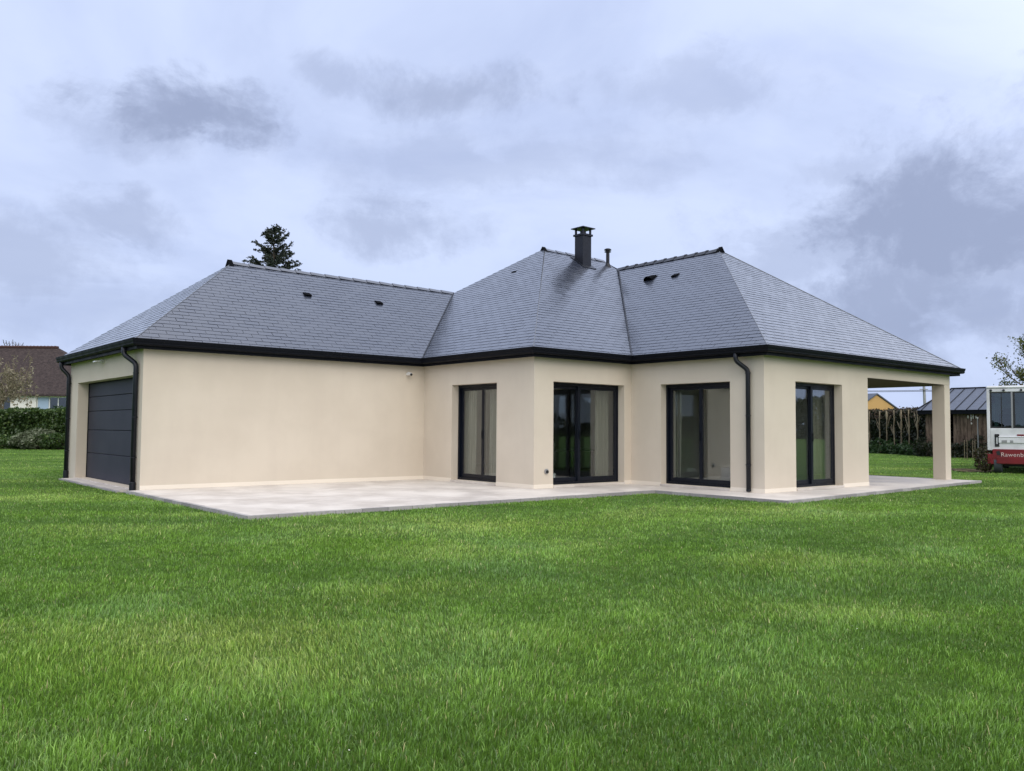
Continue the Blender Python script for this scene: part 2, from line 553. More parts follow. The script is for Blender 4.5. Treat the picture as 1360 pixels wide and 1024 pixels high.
# ------------------------------------------------------------------ paving
PX0, PX1, PX2 = -.25, 8.50, 18.47
PY1, PY2 = -5.85, -8.95
mb = MB()
mb.box((PX0 + .07, PY1 + .07, -.3), (PX1 + .07, -.001, 0))
PY3 = -8.42
q4 = [(PX1 + .07, PY2 + .07), (PX2 - .07, PY3 + .07), (PX2 - .07, YR - .001), (PX1 + .07, YR - .001)]
mb.add([(x, y, -.3) for x, y in q4] + [(x, y, 0) for x, y in q4], [(0, 3, 2, 1), (4, 5, 6, 7), (0, 1, 5, 4), (1, 2, 6, 5), (2, 3, 7, 6), (3, 0, 4, 7)])
patio = structure(mb.build('patio', M_['concrete']))


def kerb_run(mb, a, b, inward, w=.07, L=.45):
    a, b, inward = Vector(a), Vector(b), Vector(inward)
    d = b - a; n = max(1, round(d.length / L)); st = d / n
    for i in range(n):
        g = st.normalized() * .004
        mb.obox(a + st * i + g + Vector((0, 0, -.3)), st - 2 * g, inward * w, (0, 0, .303 + random.uniform(-.003, .002)))


mb = MB()
kerb_run(mb, (PX0, PY1, 0), (PX1, PY1, 0), (0, 1, 0))
kerb_run(mb, (PX0, -.02, 0), (PX0, PY1 + .07, 0), (1, 0, 0))
kerb_run(mb, (PX1, PY1, 0), (PX1, PY2 + .07, 0), (1, 0, 0))
kerb_run(mb, (PX1, PY2, 0), (PX2, PY3, 0), (0, 1, 0))
kerb_run(mb, (PX2 - .07, PY3 + .07, 0), (PX2 - .07, YR, 0), (1, 0, 0))
mb.build('edging', M_['kerb'], patio)
# strip of concrete in front of the garage door
mb = MB()
mb.box((-.25, .42, -.3), (-.001, 5.28, -.02))
path = structure(mb.build('path', M_['concrete']))
mb = MB()
kerb_run(mb, (-.321, .42, -.03), (-.321, 5.28, -.03), (1, 0, 0))
mb.build('edging', M_['kerb'], path)

# ------------------------------------------------------------------ THE HOUSE
house = thing('house', (9, 0, 0), 'cream rendered bungalow with grey slate hip roof, black gutters and sliding glass doors', 'house')


def wall_face(mb, p0, p1, z0, z1, ops, depth):
    """outer skin from p0 to p1 (outside on the right hand of travel), holes and their reveals"""
    p0, p1 = Vector((*p0, 0)), Vector((*p1, 0))
    L = (p1 - p0).length; d = (p1 - p0) / L
    inn = Vector((-d.y, d.x, 0))
    xs = sorted({0, L} | {o[0] for o in ops} | {o[1] for o in ops})
    zs = sorted({z0, z1} | {o[2] for o in ops} | {o[3] for o in ops})
    P = lambda s, z, q=0: p0 + d * s + inn * q + Vector((0, 0, z))
    for i in range(len(xs) - 1):
        for j in range(len(zs) - 1):
            cx, cz = (xs[i] + xs[i + 1]) / 2, (zs[j] + zs[j + 1]) / 2
            if any(o[0] < cx < o[1] and o[2] < cz < o[3] for o in ops): continue
            mb.poly([P(xs[i], zs[j]), P(xs[i + 1], zs[j]), P(xs[i + 1], zs[j + 1]), P(xs[i], zs[j + 1])])
    for (a, b, c, e) in ops:
        q = depth
        mb.poly([P(a, c), P(a, e), P(a, e, q), P(a, c, q)][::-1])
        mb.poly([P(b, c), P(b, e), P(b, e, q), P(b, c, q)])
        mb.poly([P(a, e), P(b, e), P(b, e, q), P(a, e, q)][::-1])
        mb.poly([P(a, c), P(b, c), P(b, c, q), P(a, c, q)])


# openings: (from, to, sill, head) measured along each wall
HEAD = 2.285
# walls run so that the outside lies on the right: west wall runs from back to front
wm = MB()
GD = (W1 - 5.12, W1 - .46, .0, 2.29)
wall_face(wm, (0, W1), (0, 0), -.3, HW + .1, [GD], .30)
wall_face(wm, (0, 0), (L1, 0), -.3, HW + .1, [], .3)
W1o = (1.17, 2.86, .05, HEAD)
wall_face(wm, (L1, 0), (L1, -s1), -.3, HW + .1, [W1o], .3)
W2o = (.555, 2.80, .05, HEAD)
wall_face(wm, (L1, -s1), (X2, -s1), -.3, HW + .1, [W2o], .3)
W3o = (5.0 - s1, 6.86 - s1, .05, HEAD)
wall_face(wm, (X2, -s1), (X2, YE), -.3, HW + .1, [W3o], .3)
W4o = (10.86 - X2, 12.78 - X2, .05, HEAD + .02)
wall_face(wm, (X2, YE), (XT, YE), -.3, HW + .1, [W4o], .3)
wall_face(wm, (XT, YE), (XT, YR), -.3, 2.75, [], .3)
wall_face(wm, (XT, YR), (X3, YR), -.3, 2.75, [], .3)
wall_face(wm, (X3, YR), (X3, W1), -.3, HW + .1, [], .3)
wall_face(wm, (X3, W1), (0, W1), -.3, HW + .1, [], .3)
# terrace beams
BB, PW = 2.52, .335
wm.box((XT, YE, BB), (X3, YE + PW, HW + .1))
wm.box((X3 - PW, YE + PW, BB), (X3, YR, HW + .1))
wm.build('wall', M_['render'], house)
pm = MB(); pm.box((X3 - PW, YE, -.2), (X3, YE + PW, BB)); pm.build('pillar', M_['render'], house, bevel=.012)
cm = MB(); cm.box((XT + .002, YE + .012, BB - .014), (X3 - .012, YR - .002, BB - .003)); cm.build('terrace_ceiling', M_['soffit'], house)

# plinth band, 6 mm proud
def plinth(p0, p1, gaps, z1=.085, t=.006):
    p0, p1 = Vector((*p0, 0)), Vector((*p1, 0)); L = (p1 - p0).length; d = (p1 - p0) / L; out = Vector((d.y, -d.x, 0))
    cur = 0
    for (a, b) in sorted(gaps) + [(L, L)]:
        if a > cur:
            pl = MB(); pl.obox(p0 + d * cur + Vector((0, 0, .001)), d * (a - cur), out * t, (0, 0, z1)); pl.build('plinth', M_['plinth'], house)
        cur = b


plinth((0, 0), (L1 - .006, 0), [])
plinth((L1, -.006), (L1, -s1 - .006), [(W1o[0] - .006, W1o[1] - .006)])
plinth((L1, -s1), (X2 - .006, -s1), [W2o[:2]])
plinth((X2, -s1 - .006), (X2, YE - .006), [(W3o[0] - .006, W3o[1] - .006)])
plinth((X2, YE), (XT + .006, YE), [W4o[:2]])

# ------------------------------------------------------------------ sliding doors


def sliding_door(p0, d, op, mull, label=None, rec=.19, front_first=True):
    """p0 wall start, d direction along wall (outside on the right hand); op the opening"""
    p0 = Vector((*p0, 0)); d = Vector((*d, 0)); inn = Vector((-d.y, d.x, 0)); up = Vector((0, 0, 1))
    a, b, c, e = op
    O = p0 + d * a + inn * rec + up * c
    w, h = b - a, e - c
    root = bpy.data.objects.new('sliding_door', None); C.objects.link(root); root.location = O
    root.parent = house; root.matrix_parent_inverse = world_of(house).inverted()
    if label: root['label'] = label
    fm = MB()
    def bar(mb, x0, x1, z0, z1, q0, q1): mb.obox(O + d * x0 + inn * q0 + up * z0, d * (x1 - x0), inn * (q1 - q0), up * (z1 - z0))
    fw = .05
    fm_ = fm
    bar(fm_, 0.001, fw, .0, h - .001, 0, .10); bar(fm_, w - fw, w - .001, 0, h - .001, 0, .10)
    bar(fm_, fw, w - fw, h - fw - .015, h - .001, 0, .10); bar(fm_, fw, w - fw, 0, .045, 0, .10)
    # rail tracks
    bar(fm_, fw, w - fw, .045, .055, .02, .03); bar(fm_, fw, w - fw, .045, .055, .07, .08)
    fm_.build('frame', M_['frame'], root)
    sw = .075
    for (x0, x1, q) in ((fw, mull + sw / 2, .054), (mull - sw / 2, w - fw, .008)):
        sm = MB()
        z0, z1 = .056, h - fw - .016
        bar(sm, x0 + .001, x0 + sw, z0, z1, q, q + .04); bar(sm, x1 - sw, x1 - .001, z0, z1, q, q + .04)
        bar(sm, x0 + sw, x1 - sw, z1 - .07, z1, q, q + .04); bar(sm, x0 + sw, x1 - sw, z0, z0 + .09, q, q + .04)
        # glazing bead, a hair proud
        bar(sm, x0 + sw, x0 + sw + .012, z0 + .09, z1 - .07, q + .006, q + .034); bar(sm, x1 - sw - .012, x1 - sw, z0 + .09, z1 - .07, q + .006, q + .034)
        so_ = sm.build('sash', M_['frame'], root, bevel=.004)
        gm = MB(); bar(gm, x0 + sw + .012, x1 - sw - .012, z0 + .09, z1 - .07, q + .012, q + .028)
        gm.build('pane', M_['glass'], root)
    hm = MB()
    bar(hm, mull - .012, mull + .012, .98, 1.16, -.018, -.004); bar(hm, mull - .008, mull + .008, .99, 1.01, -.004, .008); bar(hm, mull - .008, mull + .008, 1.13, 1.15, -.004, .008)
    hm.build('handle', M_['dark'], root, bevel=.003)
    sl_ = MB(); sl_.obox(O - inn * (rec + .03) + up * (-.049), d * w, inn * (rec + .12), up * .048)
    sl_.build('sill', M_['concrete'], root, bevel=.004)
    return root


sliding_door((L1, 0), (0, -1), W1o, .93, 'narrow sliding glass door with drawn beige curtains')
sliding_door((L1, -s1), (1, 0), W2o, .97, 'widest sliding glass door, beside the small steel socket')
sliding_door((X2, -s1), (0, -1), W3o, .95, 'sliding glass door next to the black downpipe')
sliding_door((X2, YE), (1, 0), W4o, .98, 'sliding glass door beside the open terrace')

# ------------------------------------------------------------------ garage door
gd = MB()
a, b = .46 + .001, 5.12 - .001
ht = 2.289
fr = [.142, .152, .198, .243, .265]
z = ht - .02
gx = .245
for i, q in enumerate(fr):
    hh = (ht - .02) * q
    gd.box((gx, a + .03, z - hh + .006), (gx + .05, b - .03, z - .004))
    z -= hh
g_ = gd.build('garage_door', M_['door'], house, bevel=.008)
gf = MB()
gf.box((gx - .012, a, 0), (gx + .06, a + .03, ht)); gf.box((gx - .012, b - .03, 0), (gx + .06, b, ht)); gf.box((gx - .012, a + .03, ht - .02), (gx + .06, b - .03, ht))
gf.build('door_frame', M_['dark'], g_)
gb = MB(); gb.box((gx + .052, a, 0), (gx + .09, b, ht)); gb.build('door_backing', M_['underlay'], g_)
gs = MB(); gs.box((-.002, a, -.3), (gx + .3, b, -.001)); gs.build('threshold', M_['concrete'], g_)

# ------------------------------------------------------------------ eaves: soffit, fascia and gutter swept round the house
FOOT = [(0, 0), (L1, 0), (L1, -s1), (X2, -s1), (X2, YE), (X3, YE), (X3, W1), (0, W1)]


def offset(d):
    out = []
    n = len(FOOT)
    for i in range(n):
        p, q, r = FOOT[i - 1], FOOT[i], FOOT[(i + 1) % n]
        e1 = Vector((q[0] - p[0], q[1] - p[1])).normalized(); e2 = Vector((r[0] - q[0], r[1] - q[1])).normalized()
        n1 = Vector((e1.y, -e1.x)); n2 = Vector((e2.y, -e2.x))
        out.append((q[0] + (n1.x + n2.x) * d, q[1] + (n1.y + n2.y) * d))
    return out


def sweep(mb, prof, closed=True):
    loops = [[(x, y, z_) for (x, y) in offset(d)] for (d, z_) in prof]
    n = len(FOOT); k = len(prof)
    vs = [v for l in loops for v in l]
    fs = []
    for i in range(k if closed else k - 1):
        i2 = (i + 1) % k
        for j in range(n):
            fs.append((i * n + j, i * n + (j + 1) % n, i2 * n + (j + 1) % n, i2 * n + j))
    mb.add(vs, fs)


so_ = MB(); sweep(so_, [(-.02, HW + .02), (-.02, HW), (.165, HW), (.165, HW + .02)]); so_.build('soffit', M_['dark'], house)
fa = MB(); sweep(fa, [(.166, HW - .035), (.192, HW - .035), (.192, HE - .02), (.166, HE - .02)]); fa.build('fascia', M_['dark'], house)
gu = MB()
prof = [(.1945, HE - .015), (.1945, HE - .125), (.215, HE - .135), (.252, HE - .132), (.272, HE - .118), (.281, HE - .100), (.281, HE - .086), (.276, HE - .082), (.290, HE - .040),
        (.294, HE - .012), (.300, HE - .004), (.296, HE + .006), (.284, HE + .006), (.279, HE - .004), (.270, HE - .040), (.262, HE - .095), (.215, HE - .115)]
sweep(gu, prof); gu.build('gutter', M_['dark'], house)

# ------------------------------------------------------------------ roof planes with real slates
roofm = MB()        # dark underlay
slates = MB()
EO = .245           # slate edge, just inside the gutter lip


def clip(poly, a, b):
    """keep the part left of a->b (2D)"""
    out = []
    n = len(poly)
    sd_ = lambda p: (b[0] - a[0]) * (p[1] - a[1]) - (b[1] - a[1]) * (p[0] - a[0])
    for i in range(n):
        p, q = poly[i], poly[(i + 1) % n]
        sp, sq = sd_(p), sd_(q)
        if sp >= 0: out.append(p)
        if (sp > 0 > sq) or (sp < 0 < sq):
            t = sp / (sp - sq)
            out.append((p[0] + (q[0] - p[0]) * t, p[1] + (q[1] - p[1]) * t))
    return out


def slate_plane(pts, detail=True, e=.142, w=.335, seed=0):
    """pts: planar convex polygon, first edge = eave, counter-clockwise seen from outside"""
    r = random.Random(seed)
    P = [Vector(p) for p in pts]
    roofm.poly([p - Vector((0, 0, .03)) for p in P])
    if not detail:
        roofm.poly(P); return
    S0 = (P[1] - P[0]).normalized()
    N = (P[1] - P[0]).cross(P[-1] - P[0]).normalized()
    T = N.cross(S0)
    loc = [((p - P[0]).dot(S0), (p - P[0]).dot(T)) for p in P]
    smin = min(x for x, _ in loc); smax = max(x for x, _ in loc); tmax = max(y for _, y in loc)
    row = 0; t = -.02
    while t < tmax:
        off = (row % 2) * w / 2 + r.uniform(-.012, .012)
        s = math.floor(smin / w) * w - w + off
        while s < smax:
            g = .0038
            x0, x1 = s + g + r.uniform(-.002, .002), s + w - g + r.uniform(-.002, .002)
            j = r.uniform(-.003, .003)
            q = [(x0, t + j), (x1, t + j + r.uniform(-.002, .002)), (x1, t + e + .02), (x0, t + e + .02)]
            for i in range(len(loc)):
                if len(q) < 3: break
                a_, b_ = loc[i], loc[(i + 1) % len(loc)]
                if i == 0: a_, b_ = (a_[0], -.03), (b_[0], -.03)
                q = clip(q, a_, b_)
            if len(q) >= 3:
                t1, t2 = r.uniform(-.0035, .0035), r.uniform(-.0022, .0022)
                top = []; bot = []
                for (x, y) in q:
                    h_ = .011 - (y - t) / e * .0055 + t1 * (x - s - w / 2) + t2 * (y - t - e / 2) / e
                    base = P[0] + S0 * x + T * y
                    top.append(base + N * h_); bot.append(base + N * (h_ - .0038))
                n = len(q)
                slates.add(top + bot, [tuple(range(n))] + [(i, i + n, (i + 1) % n + n, (i + 1) % n) for i in range(n)])
            s += w
        t += e; row += 1


# eave plane height at EO lies slightly lower than at the gutter lip
tt = .72
ez = HE - (OV - EO) * tt + .005
A_ = lambda x, y: (x, y, ez)
hw = lambda zt: (zt - ez)
G1 = (AX1, W1 / 2, Z1)                                   # garage hip apex
GR = (9.68, W1 / 2, Z1)                                  # garage ridge dies into the centre hip
CA = (AX2, YC, Z2)                                       # centre apex
VT = ((X2 + X3) / 2, .32, Z3)                            # valley top
CE = (13.9, YC, Z2)                                      # centre ridge end
RA = ((X2 + X3) / 2, AY3, Z3)                            # right wing apex
o_ = EO
c0 = A_(-o_, -o_); c1 = A_(L1 - o_, -o_); c2 = A_(L1 - o_, -s1 - o_); c3 = A_(X2 - o_, -s1 - o_)
c4 = A_(X2 - o_, YE - o_); c5 = A_(X3 + o_, YE - o_); c6 = A_(X3 + o_, W1 + o_); c7 = A_(-o_, W1 + o_)
slate_plane([c0, c1, GR, G1], seed=1)                    # garage, front
slate_plane([c7, c0, G1], seed=2)                        # garage, hip end
slate_plane([c1, c2, CA, GR], seed=3)                    # centre, hip end
slate_plane([c2, c3, VT, CE, CA], seed=4)                # centre, front
slate_plane([c3, c4, RA, VT], seed=5)                    # right wing, left slope
slate_plane([c4, c5, RA], seed=6)                        # right wing, hip end
RB = ((X2 + X3) / 2, 1.4, Z3)
slate_plane([c5, c6, RB, RA], detail=False)
slate_plane([c6, c7, G1, GR, CA, CE, RB], detail=False)
roofm.poly([VT, RB, CE])
roof = slates.build('roof', M_['slate'], house)
roofm.build('underlay', M_['underlay'], roof)


def ridge_caps(p, q, m, name, L=.42, w=.095, h=.055, rough=False):
    p, q = Vector(p), Vector(q)
    d = q - p; n = max(1, round(d.length / L)); st = d / n
    d.normalize(); side = Vector((d.y, -d.x, 0)).normalized()
    mb = MB()
    for i in range(n):
        a_ = p + st * i; b_ = a_ + st * 1.06
        for (pt, lift, last) in ((a_, .020, 0), (b_, .006, 1)):
            pass
        ring = []
        for (pt, lift) in ((a_, .026), (b_, .008)):
            ring.append([pt + side * w + Vector((0, 0, -h + lift)), pt + side * w * .25 + Vector((0, 0, .01 + lift)), pt + Vector((0, 0, .028 + lift)), pt - side * w * .25 + Vector((0, 0, .01 + lift)), pt - side * w + Vector((0, 0, -h + lift)),
                         pt + Vector((0, 0, -.02 + lift))])
        vs = ring[0] + ring[1]
        fs = [(j, (j + 1) % 6, (j + 1) % 6 + 6, j + 6) for j in range(6)] + [tuple(reversed(range(6))), tuple(range(6, 12))]
        mb.add(vs, fs)
        if rough:
            c_ = a_ + Vector((0, 0, .03))
            mb.tube([c_ + d * -.03 - Vector((0, 0, .035)), c_ + d * .04 - Vector((0, 0, .035))], .066, 10)
    return mb.build(name, m, roof)


ridge_caps(G1, (GR[0] - .05, GR[1], GR[2]), M_['ridge'], 'ridge')
ridge_caps(CA, CE, M_['ridge'], 'ridge')
ridge_caps(RA, VT, M_['ridgetile'], 'ridge', L=.36, w=.15, h=.09, rough=True)


def end_cap(p, d):
    """small dark closing plate at a ridge end"""
    p = Vector(p); d = Vector(d).normalized(); side = Vector((d.y, -d.x, 0))
    mb = MB()
    o = p + d * .12
    vs = [o + side * .20 + Vector((0, 0, -.16)), o - side * .20 + Vector((0, 0, -.16)), o + Vector((0, 0, .085))]
    vs += [v - d * .12 for v in vs]
    mb.add(vs, [(0, 1, 2), (3, 5, 4), (0, 3, 4, 1), (1, 4, 5, 2), (2, 5, 3, 0)])
    mb.build('ridge_end', M_['ventblack'], roof)


end_cap(G1, (-1, 0, 0)); end_cap(CA, (-1, 0, 0)); end_cap(RA, (0, -1, 0))


def strip(p, q, w, name, m, n1, n2):
    """thin metal strip down a hip or valley, folded over both slopes"""
    p, q = Vector(p), Vector(q)
    mb = MB()
    d = (q - p).normalized()
    a = Vector(n1).cross(d).normalized() * w; b = Vector(n2).cross(d).normalized() * w
    return mb, a, b


# hips: fine zinc line
def hip_line(p, q, r=.008, lift=.014):
    mb = MB(); mb.tube([Vector(p) + Vector((0, 0, lift)), Vector(q) + Vector((0, 0, lift))], r, 6)
    mb.build('hip_flashing', M_['zinc'], roof)


for p, q in ((c0, G1), (c2, CA), (c4, RA), (c5, RA)): hip_line(p, q)
for p, q in ((c1, GR), (c3, VT)):
    mb = MB(); mb.tube([Vector(p) + Vector((0, 0, .014)), Vector(q) + Vector((0, 0, .014))], .022, 6)
    mb.build('valley_flashing', M_['pipe'], roof)


# roof vents -------------------------------------------------------
def roof_vent(pt, nrm, eave, w=.18, l=.17, h=.045, hood=False):
    N = Vector(nrm).normalized(); S0 = Vector(eave).normalized(); T = N.cross(S0)
    p = Vector(pt)
    mb = MB()
    if not hood:
        a = [p - S0 * w / 2 - T * l / 2, p + S0 * w / 2 - T * l / 2, p + S0 * w / 2 + T * l / 2, p - S0 * w / 2 + T * l / 2]
        vs = [a[0] + N * .012, a[1] + N * .012, a[2] + N * .012, a[3] + N * .012, a[0] + N * (h + .01), a[1] + N * (h + .01), a[2] + N * .026, a[3] + N * .026]
        mb.add(vs, [(0, 3, 2, 1), (4, 5, 6, 7), (0, 1, 5, 4), (1, 2, 6, 5), (2, 3, 7, 6), (3, 0, 4, 7)])
    else:
        # curved cowl: a half pipe opening down the slope with a flat flange
        mb.obox(p - S0 * .18 - T * .12 + N * .012, S0 * .36, T * .24, N * .012)
        ring = []
        for t_ in (-.13, .12):
            lift = .0
            for k_ in range(9):
                an = PI * k_ / 8
                rr = .15
                ring.append(p + S0 * rr * math.cos(an) + N * (.02 + .12 * math.sin(an) * (1 if t_ < 0 else .35)) + T * t_)
            for k_ in range(9):
                an = PI * k_ / 8
                ring.append(p + S0 * .135 * math.cos(an) + N * (.015 + .10 * math.sin(an) * (1 if t_ < 0 else .3)) + T * t_)
        fs = []
        for k_ in range(8):
            fs += [(k_, k_ + 1, k_ + 19, k_ + 18), (k_ + 9, k_ + 27, k_ + 28, k_ + 10), (k_, k_ + 9, k_ + 10, k_ + 1), (k_ + 18, k_ + 19, k_ + 28, k_ + 27)]
        mb.add(ring, fs)
    return mb.build('roof_vent', M_['ventblack'], roof)


sl1 = (Z1 - ez) / (W1 / 2 + o_); sl2 = (Z2 - ez) / (YC + s1 + o_); slh = (Z2 - ez) / (AX2 - L1 + o_); sl3 = (Z3 - ez) / (L3 / 2 + o_)
zg = lambda x, y: ez + (y + o_) * sl1
zc = lambda x, y: ez + (y + s1 + o_) * sl2
zh = lambda x, y: ez + (x - L1 + o_) * slh
zr = lambda x, y: ez + (x - X2 + o_) * sl3
for (x, y) in ((4.43, 1.95), (6.50, 1.96)): roof_vent((x, y, zg(x, y)), (0, -sl1, 1), (1, 0, 0))
roof_vent((10.32, .82, zh(10.32, 0)), (-slh, 0, 1), (0, -1, 0))
roof_vent((13.01, -2.77, zr(13.01, 0)), (-sl3, 0, 1), (0, -1, 0))
roof_vent((13.08, -1.82, zr(13.08, 0)), (-sl3, 0, 1), (0, -1, 0), hood=True)

# chimney -----------------------------------------------------------
cx0, cy0, cw = 12.37, .17, .35
zb = zc(0, cy0)
zt_ = 7.05
ch = MB()
ch.box((cx0, cy0, zb - .15), (cx0 + cw, cy0 + cw, zt_))
chim = ch.build('chimney', M_['chimney'], roof, bevel=.006)
co = MB()
co.box((cx0 - .035, cy0 - .035, zt_ - .03), (cx0 + cw + .035, cy0 + cw + .035, zt_ + .025))
for (dx, dy) in ((0, 0), (cw - .05, 0), (0, cw - .05), (cw - .05, cw - .05)):
    co.box((cx0 + dx, cy0 + dy, zt_ + .024), (cx0 + dx + .05, cy0 + dy + .05, zt_ + .20))
q = .085
b_ = [(cx0 - q, cy0 - q), (cx0 + cw + q, cy0 - q), (cx0 + cw + q, cy0 + cw + q), (cx0 - q, cy0 + cw + q)]
vs = [(x, y, zt_ + .19) for x, y in b_] + [(x, y, zt_ + .215) for x, y in b_] + [(cx0 + cw / 2, cy0 + cw / 2, zt_ + .30)]
co.add(vs, [(0, 3, 2, 1), (0, 1, 5, 4), (1, 2, 6, 5), (2, 3, 7, 6), (3, 0, 4, 7), (4, 5, 8), (5, 6, 8), (6, 7, 8), (7, 4, 8)])
# mesh guard and flue
co.lathe((cx0 + cw / 2, cy0 + cw / 2, zt_ + .02), [(.09, 0), (.09, .11), (.075, .11), (.075, .02)], 14)
co.build('cowl', M_['chimney'], roof)
fl = MB()
fl.obox((cx0 - .10, cy0 - .12, zc(0, cy0 - .12) + .02), (cw + .20, 0, 0), (0, cw + .22, (cw + .22) * sl2), (0, 0, .012))
fl.build('chimney_flashing', M_['pipe'], roof)
vp = MB()
vx, vy = 13.78, .50
vz = zc(vx, vy)
vp.lathe((vx, vy, vz - .05), [(.055, 0), (.055, .47), (.105, .48), (.105, .495), (.06, .50), (.06, .53), (.11, .535), (.11, .565), (.07, .59)], 18)
vp.lathe((vx, vy, vz - .08), [(.12, 0), (.085, .1), (.06, .16)], 18)
vp.build('vent_pipe', M_['chimney'], roof, smooth=False)

# ------------------------------------------------------------------ downpipes


def arc(p, a, b, r, n=5):
    """rounded corner at p coming from a and leaving to b"""
    p, a, b = Vector(p), Vector(a), Vector(b)
    u = (a - p).normalized() * r; v = (b - p).normalized() * r
    return [(p + u) * (1 - t) ** 2 + 2 * t * (1 - t) * p + (p + v) * t ** 2 for t in [i / n for i in range(n + 1)]]


def downpipe(out_pt, foot, nrm, boot):
    """outlet under the gutter, foot point on the wall side; nrm is the outward normal of the wall"""
    o, f = Vector(out_pt), Vector(foot)
    k1 = Vector((o.x, o.y, HE - .27)); k2 = Vector((f.x, f.y, HE - .27 - .19))
    top = Vector((o.x, o.y, HE - .11))
    path = [top] + arc(k1, top, k2, .065) + arc(k2, k1, f, .075) + [f]
    mb = MB(); mb.tube(path, .048, 14)
    dp = mb.build('downpipe', M_['pipe'], house, smooth=True)
    n = Vector(nrm)
    for zz in (2.30, 1.42, .62) if boot else (2.42, 1.55, .55):
        m2 = MB()
        m2.lathe((f.x, f.y, zz), [(.0485, 0), (.054, .002), (.054, .022), (.0485, .024)], 14)
        m2.obox(Vector((f.x, f.y, zz + .006)) - n * .04 + Vector((n.y, -n.x, 0)) * -.008, -n * .03, Vector((n.y, -n.x, 0)) * .016, (0, 0, .014))
        sgn = Vector((n.y, -n.x, 0))
        m2.obox(Vector((f.x, f.y, zz + .004)) + sgn * .045 - n * .008, sgn * .02, n * .016, (0, 0, .018))
        m2.obox(Vector((f.x, f.y, zz + .004)) - sgn * .065 - n * .008, sgn * .02, n * .016, (0, 0, .018))
        m2.build('bracket', M_['pipe'], dp)
    if boot:
        m3 = MB(); m3.lathe((f.x, f.y, f.z), [(.060, 0), (.060, .19), (.051, .20)], 16)
        m3.build('boot', M_['pipe'], dp)
        m4 = MB(); m4.box((f.x - .13, f.y - .13, ZG - .1), (f.x + .13, f.y + .13, f.z + .008)); m4.build('drain_collar', M_['kerb'], dp, bevel=.006)
    else:
        m3 = MB(); m3.lathe((f.x, f.y, f.z), [(.03, -.045), (.050, -.03), (.050, .0), (.0485, .004)], 14); m3.build('shoe', M_['pipe'], dp, smooth=True)
    return dp


downpipe((-.225, .52, 0), (-.062, .26, -.05), (-1, 0, 0), True)
downpipe((-.225, W1 - .02, 0), (-.062, W1 - .10, -.06), (-1, 0, 0), True)
downpipe((X2 - .225, -7.16, 0), (X2 - .062, -7.34, .06), (-1, 0, 0), False)

# security camera near the inside corner, floodlight above the garage door, socket
sc_ = MB()
x, y, z = 6.18, 0, 2.56
sc_.lathe((x, y - .02, z), [(.03, -.02), (.05, .0), (.05, .035)], 14); sc_.tube([(x, 0, z + .02), (x, -.06, z + .02)], .02, 10)
scam = sc_.build('security_camera', M_['white'], house)
sb = MB(); sb.tube([(x, -.03, z + .03), (x, -.15, z + .005)], .038, 12); sb.build('camera_body', M_['white'], scam)
sk = MB(); sk.tube([(x, -.145, z + .002), (x, -.165, z - .004)], .032, 12); sk.build('camera_lens', M_['black'], scam)
fl_ = MB()
x, y, z = -.001, 2.95, 2.70
fl_.box((-.05, y - .06, z - .03), (-.001, y + .06, z + .04)); fl_.obox((-.19, y - .10, z - .03), (.13, 0, .02), (0, .20, 0), (0, 0, .03))
fo = fl_.build('floodlight', M_['white'], house, bevel=.004)
fb = MB(); fb.tube([(-.04, y, z), (-.10, y, z)], .016, 8); fb.build('lamp_arm', M_['white'], fo)
sck = MB(); sck.tube([(7.02, -s1 + .002, .36), (7.02, -s1 - .03, .36)], .055, 18)
sko = sck.build('socket', M_['steel'], house)
s2_ = MB(); s2_.tube([(7.03, -s1 - .029, .35), (7.03, -s1 - .045, .35)], .035, 14); s2_.build('socket_cap', M_['black'], sko)

# ------------------------------------------------------------------ inside of the house (seen through the glass)
im = MB()
im.box((.3, .3, -.02), (X2 + .3, W1 - .3, .03)); im.box((L1 + .3, -s1 + .3, -.02), (X2 + .3, .3, .029)); im.box((X2 + .301, YE + .3, -.02), (XT - .3, W1 - .3, .03))
im.build('interior_floor', M_['floor'], house)
ic = MB()
ic.box((.05, .05, 2.55), (X2 + .3, W1 - .05, 2.6)); ic.box((L1 + .05, -s1 + .05, 2.55), (X2 + .3, .05, 2.601)); ic.box((X2 + .301, YE + .05, 2.55), (XT - .05, W1 - .05, 2.6))
ic.box((XT - .04, YR + .05, 2.55), (X3 - .05, W1 - .05, 2.6))
ic.build('interior_ceiling', M_['ceiling'], house)
iw = MB()
t = .28
iw.box((L1 - .1, .35, .03), (L1 + .02, W1 - .3, 2.55))                   # garage side
iw.box((L1 + .02, W1 - .42, .03), (XT - .3, W1 - .3, 2.55))             # back
iw.box((XT - .42, YE + .3, .03), (XT - .3, W1 - .42, 2.55))             # east
iw.box((X2 + .9, -3.3, .03), (XT - .42, -3.18, 2.55))                  # partition behind the right room
iw.box((9.2, 1.6, .03), (9.32, W1 - .42, 2.55))
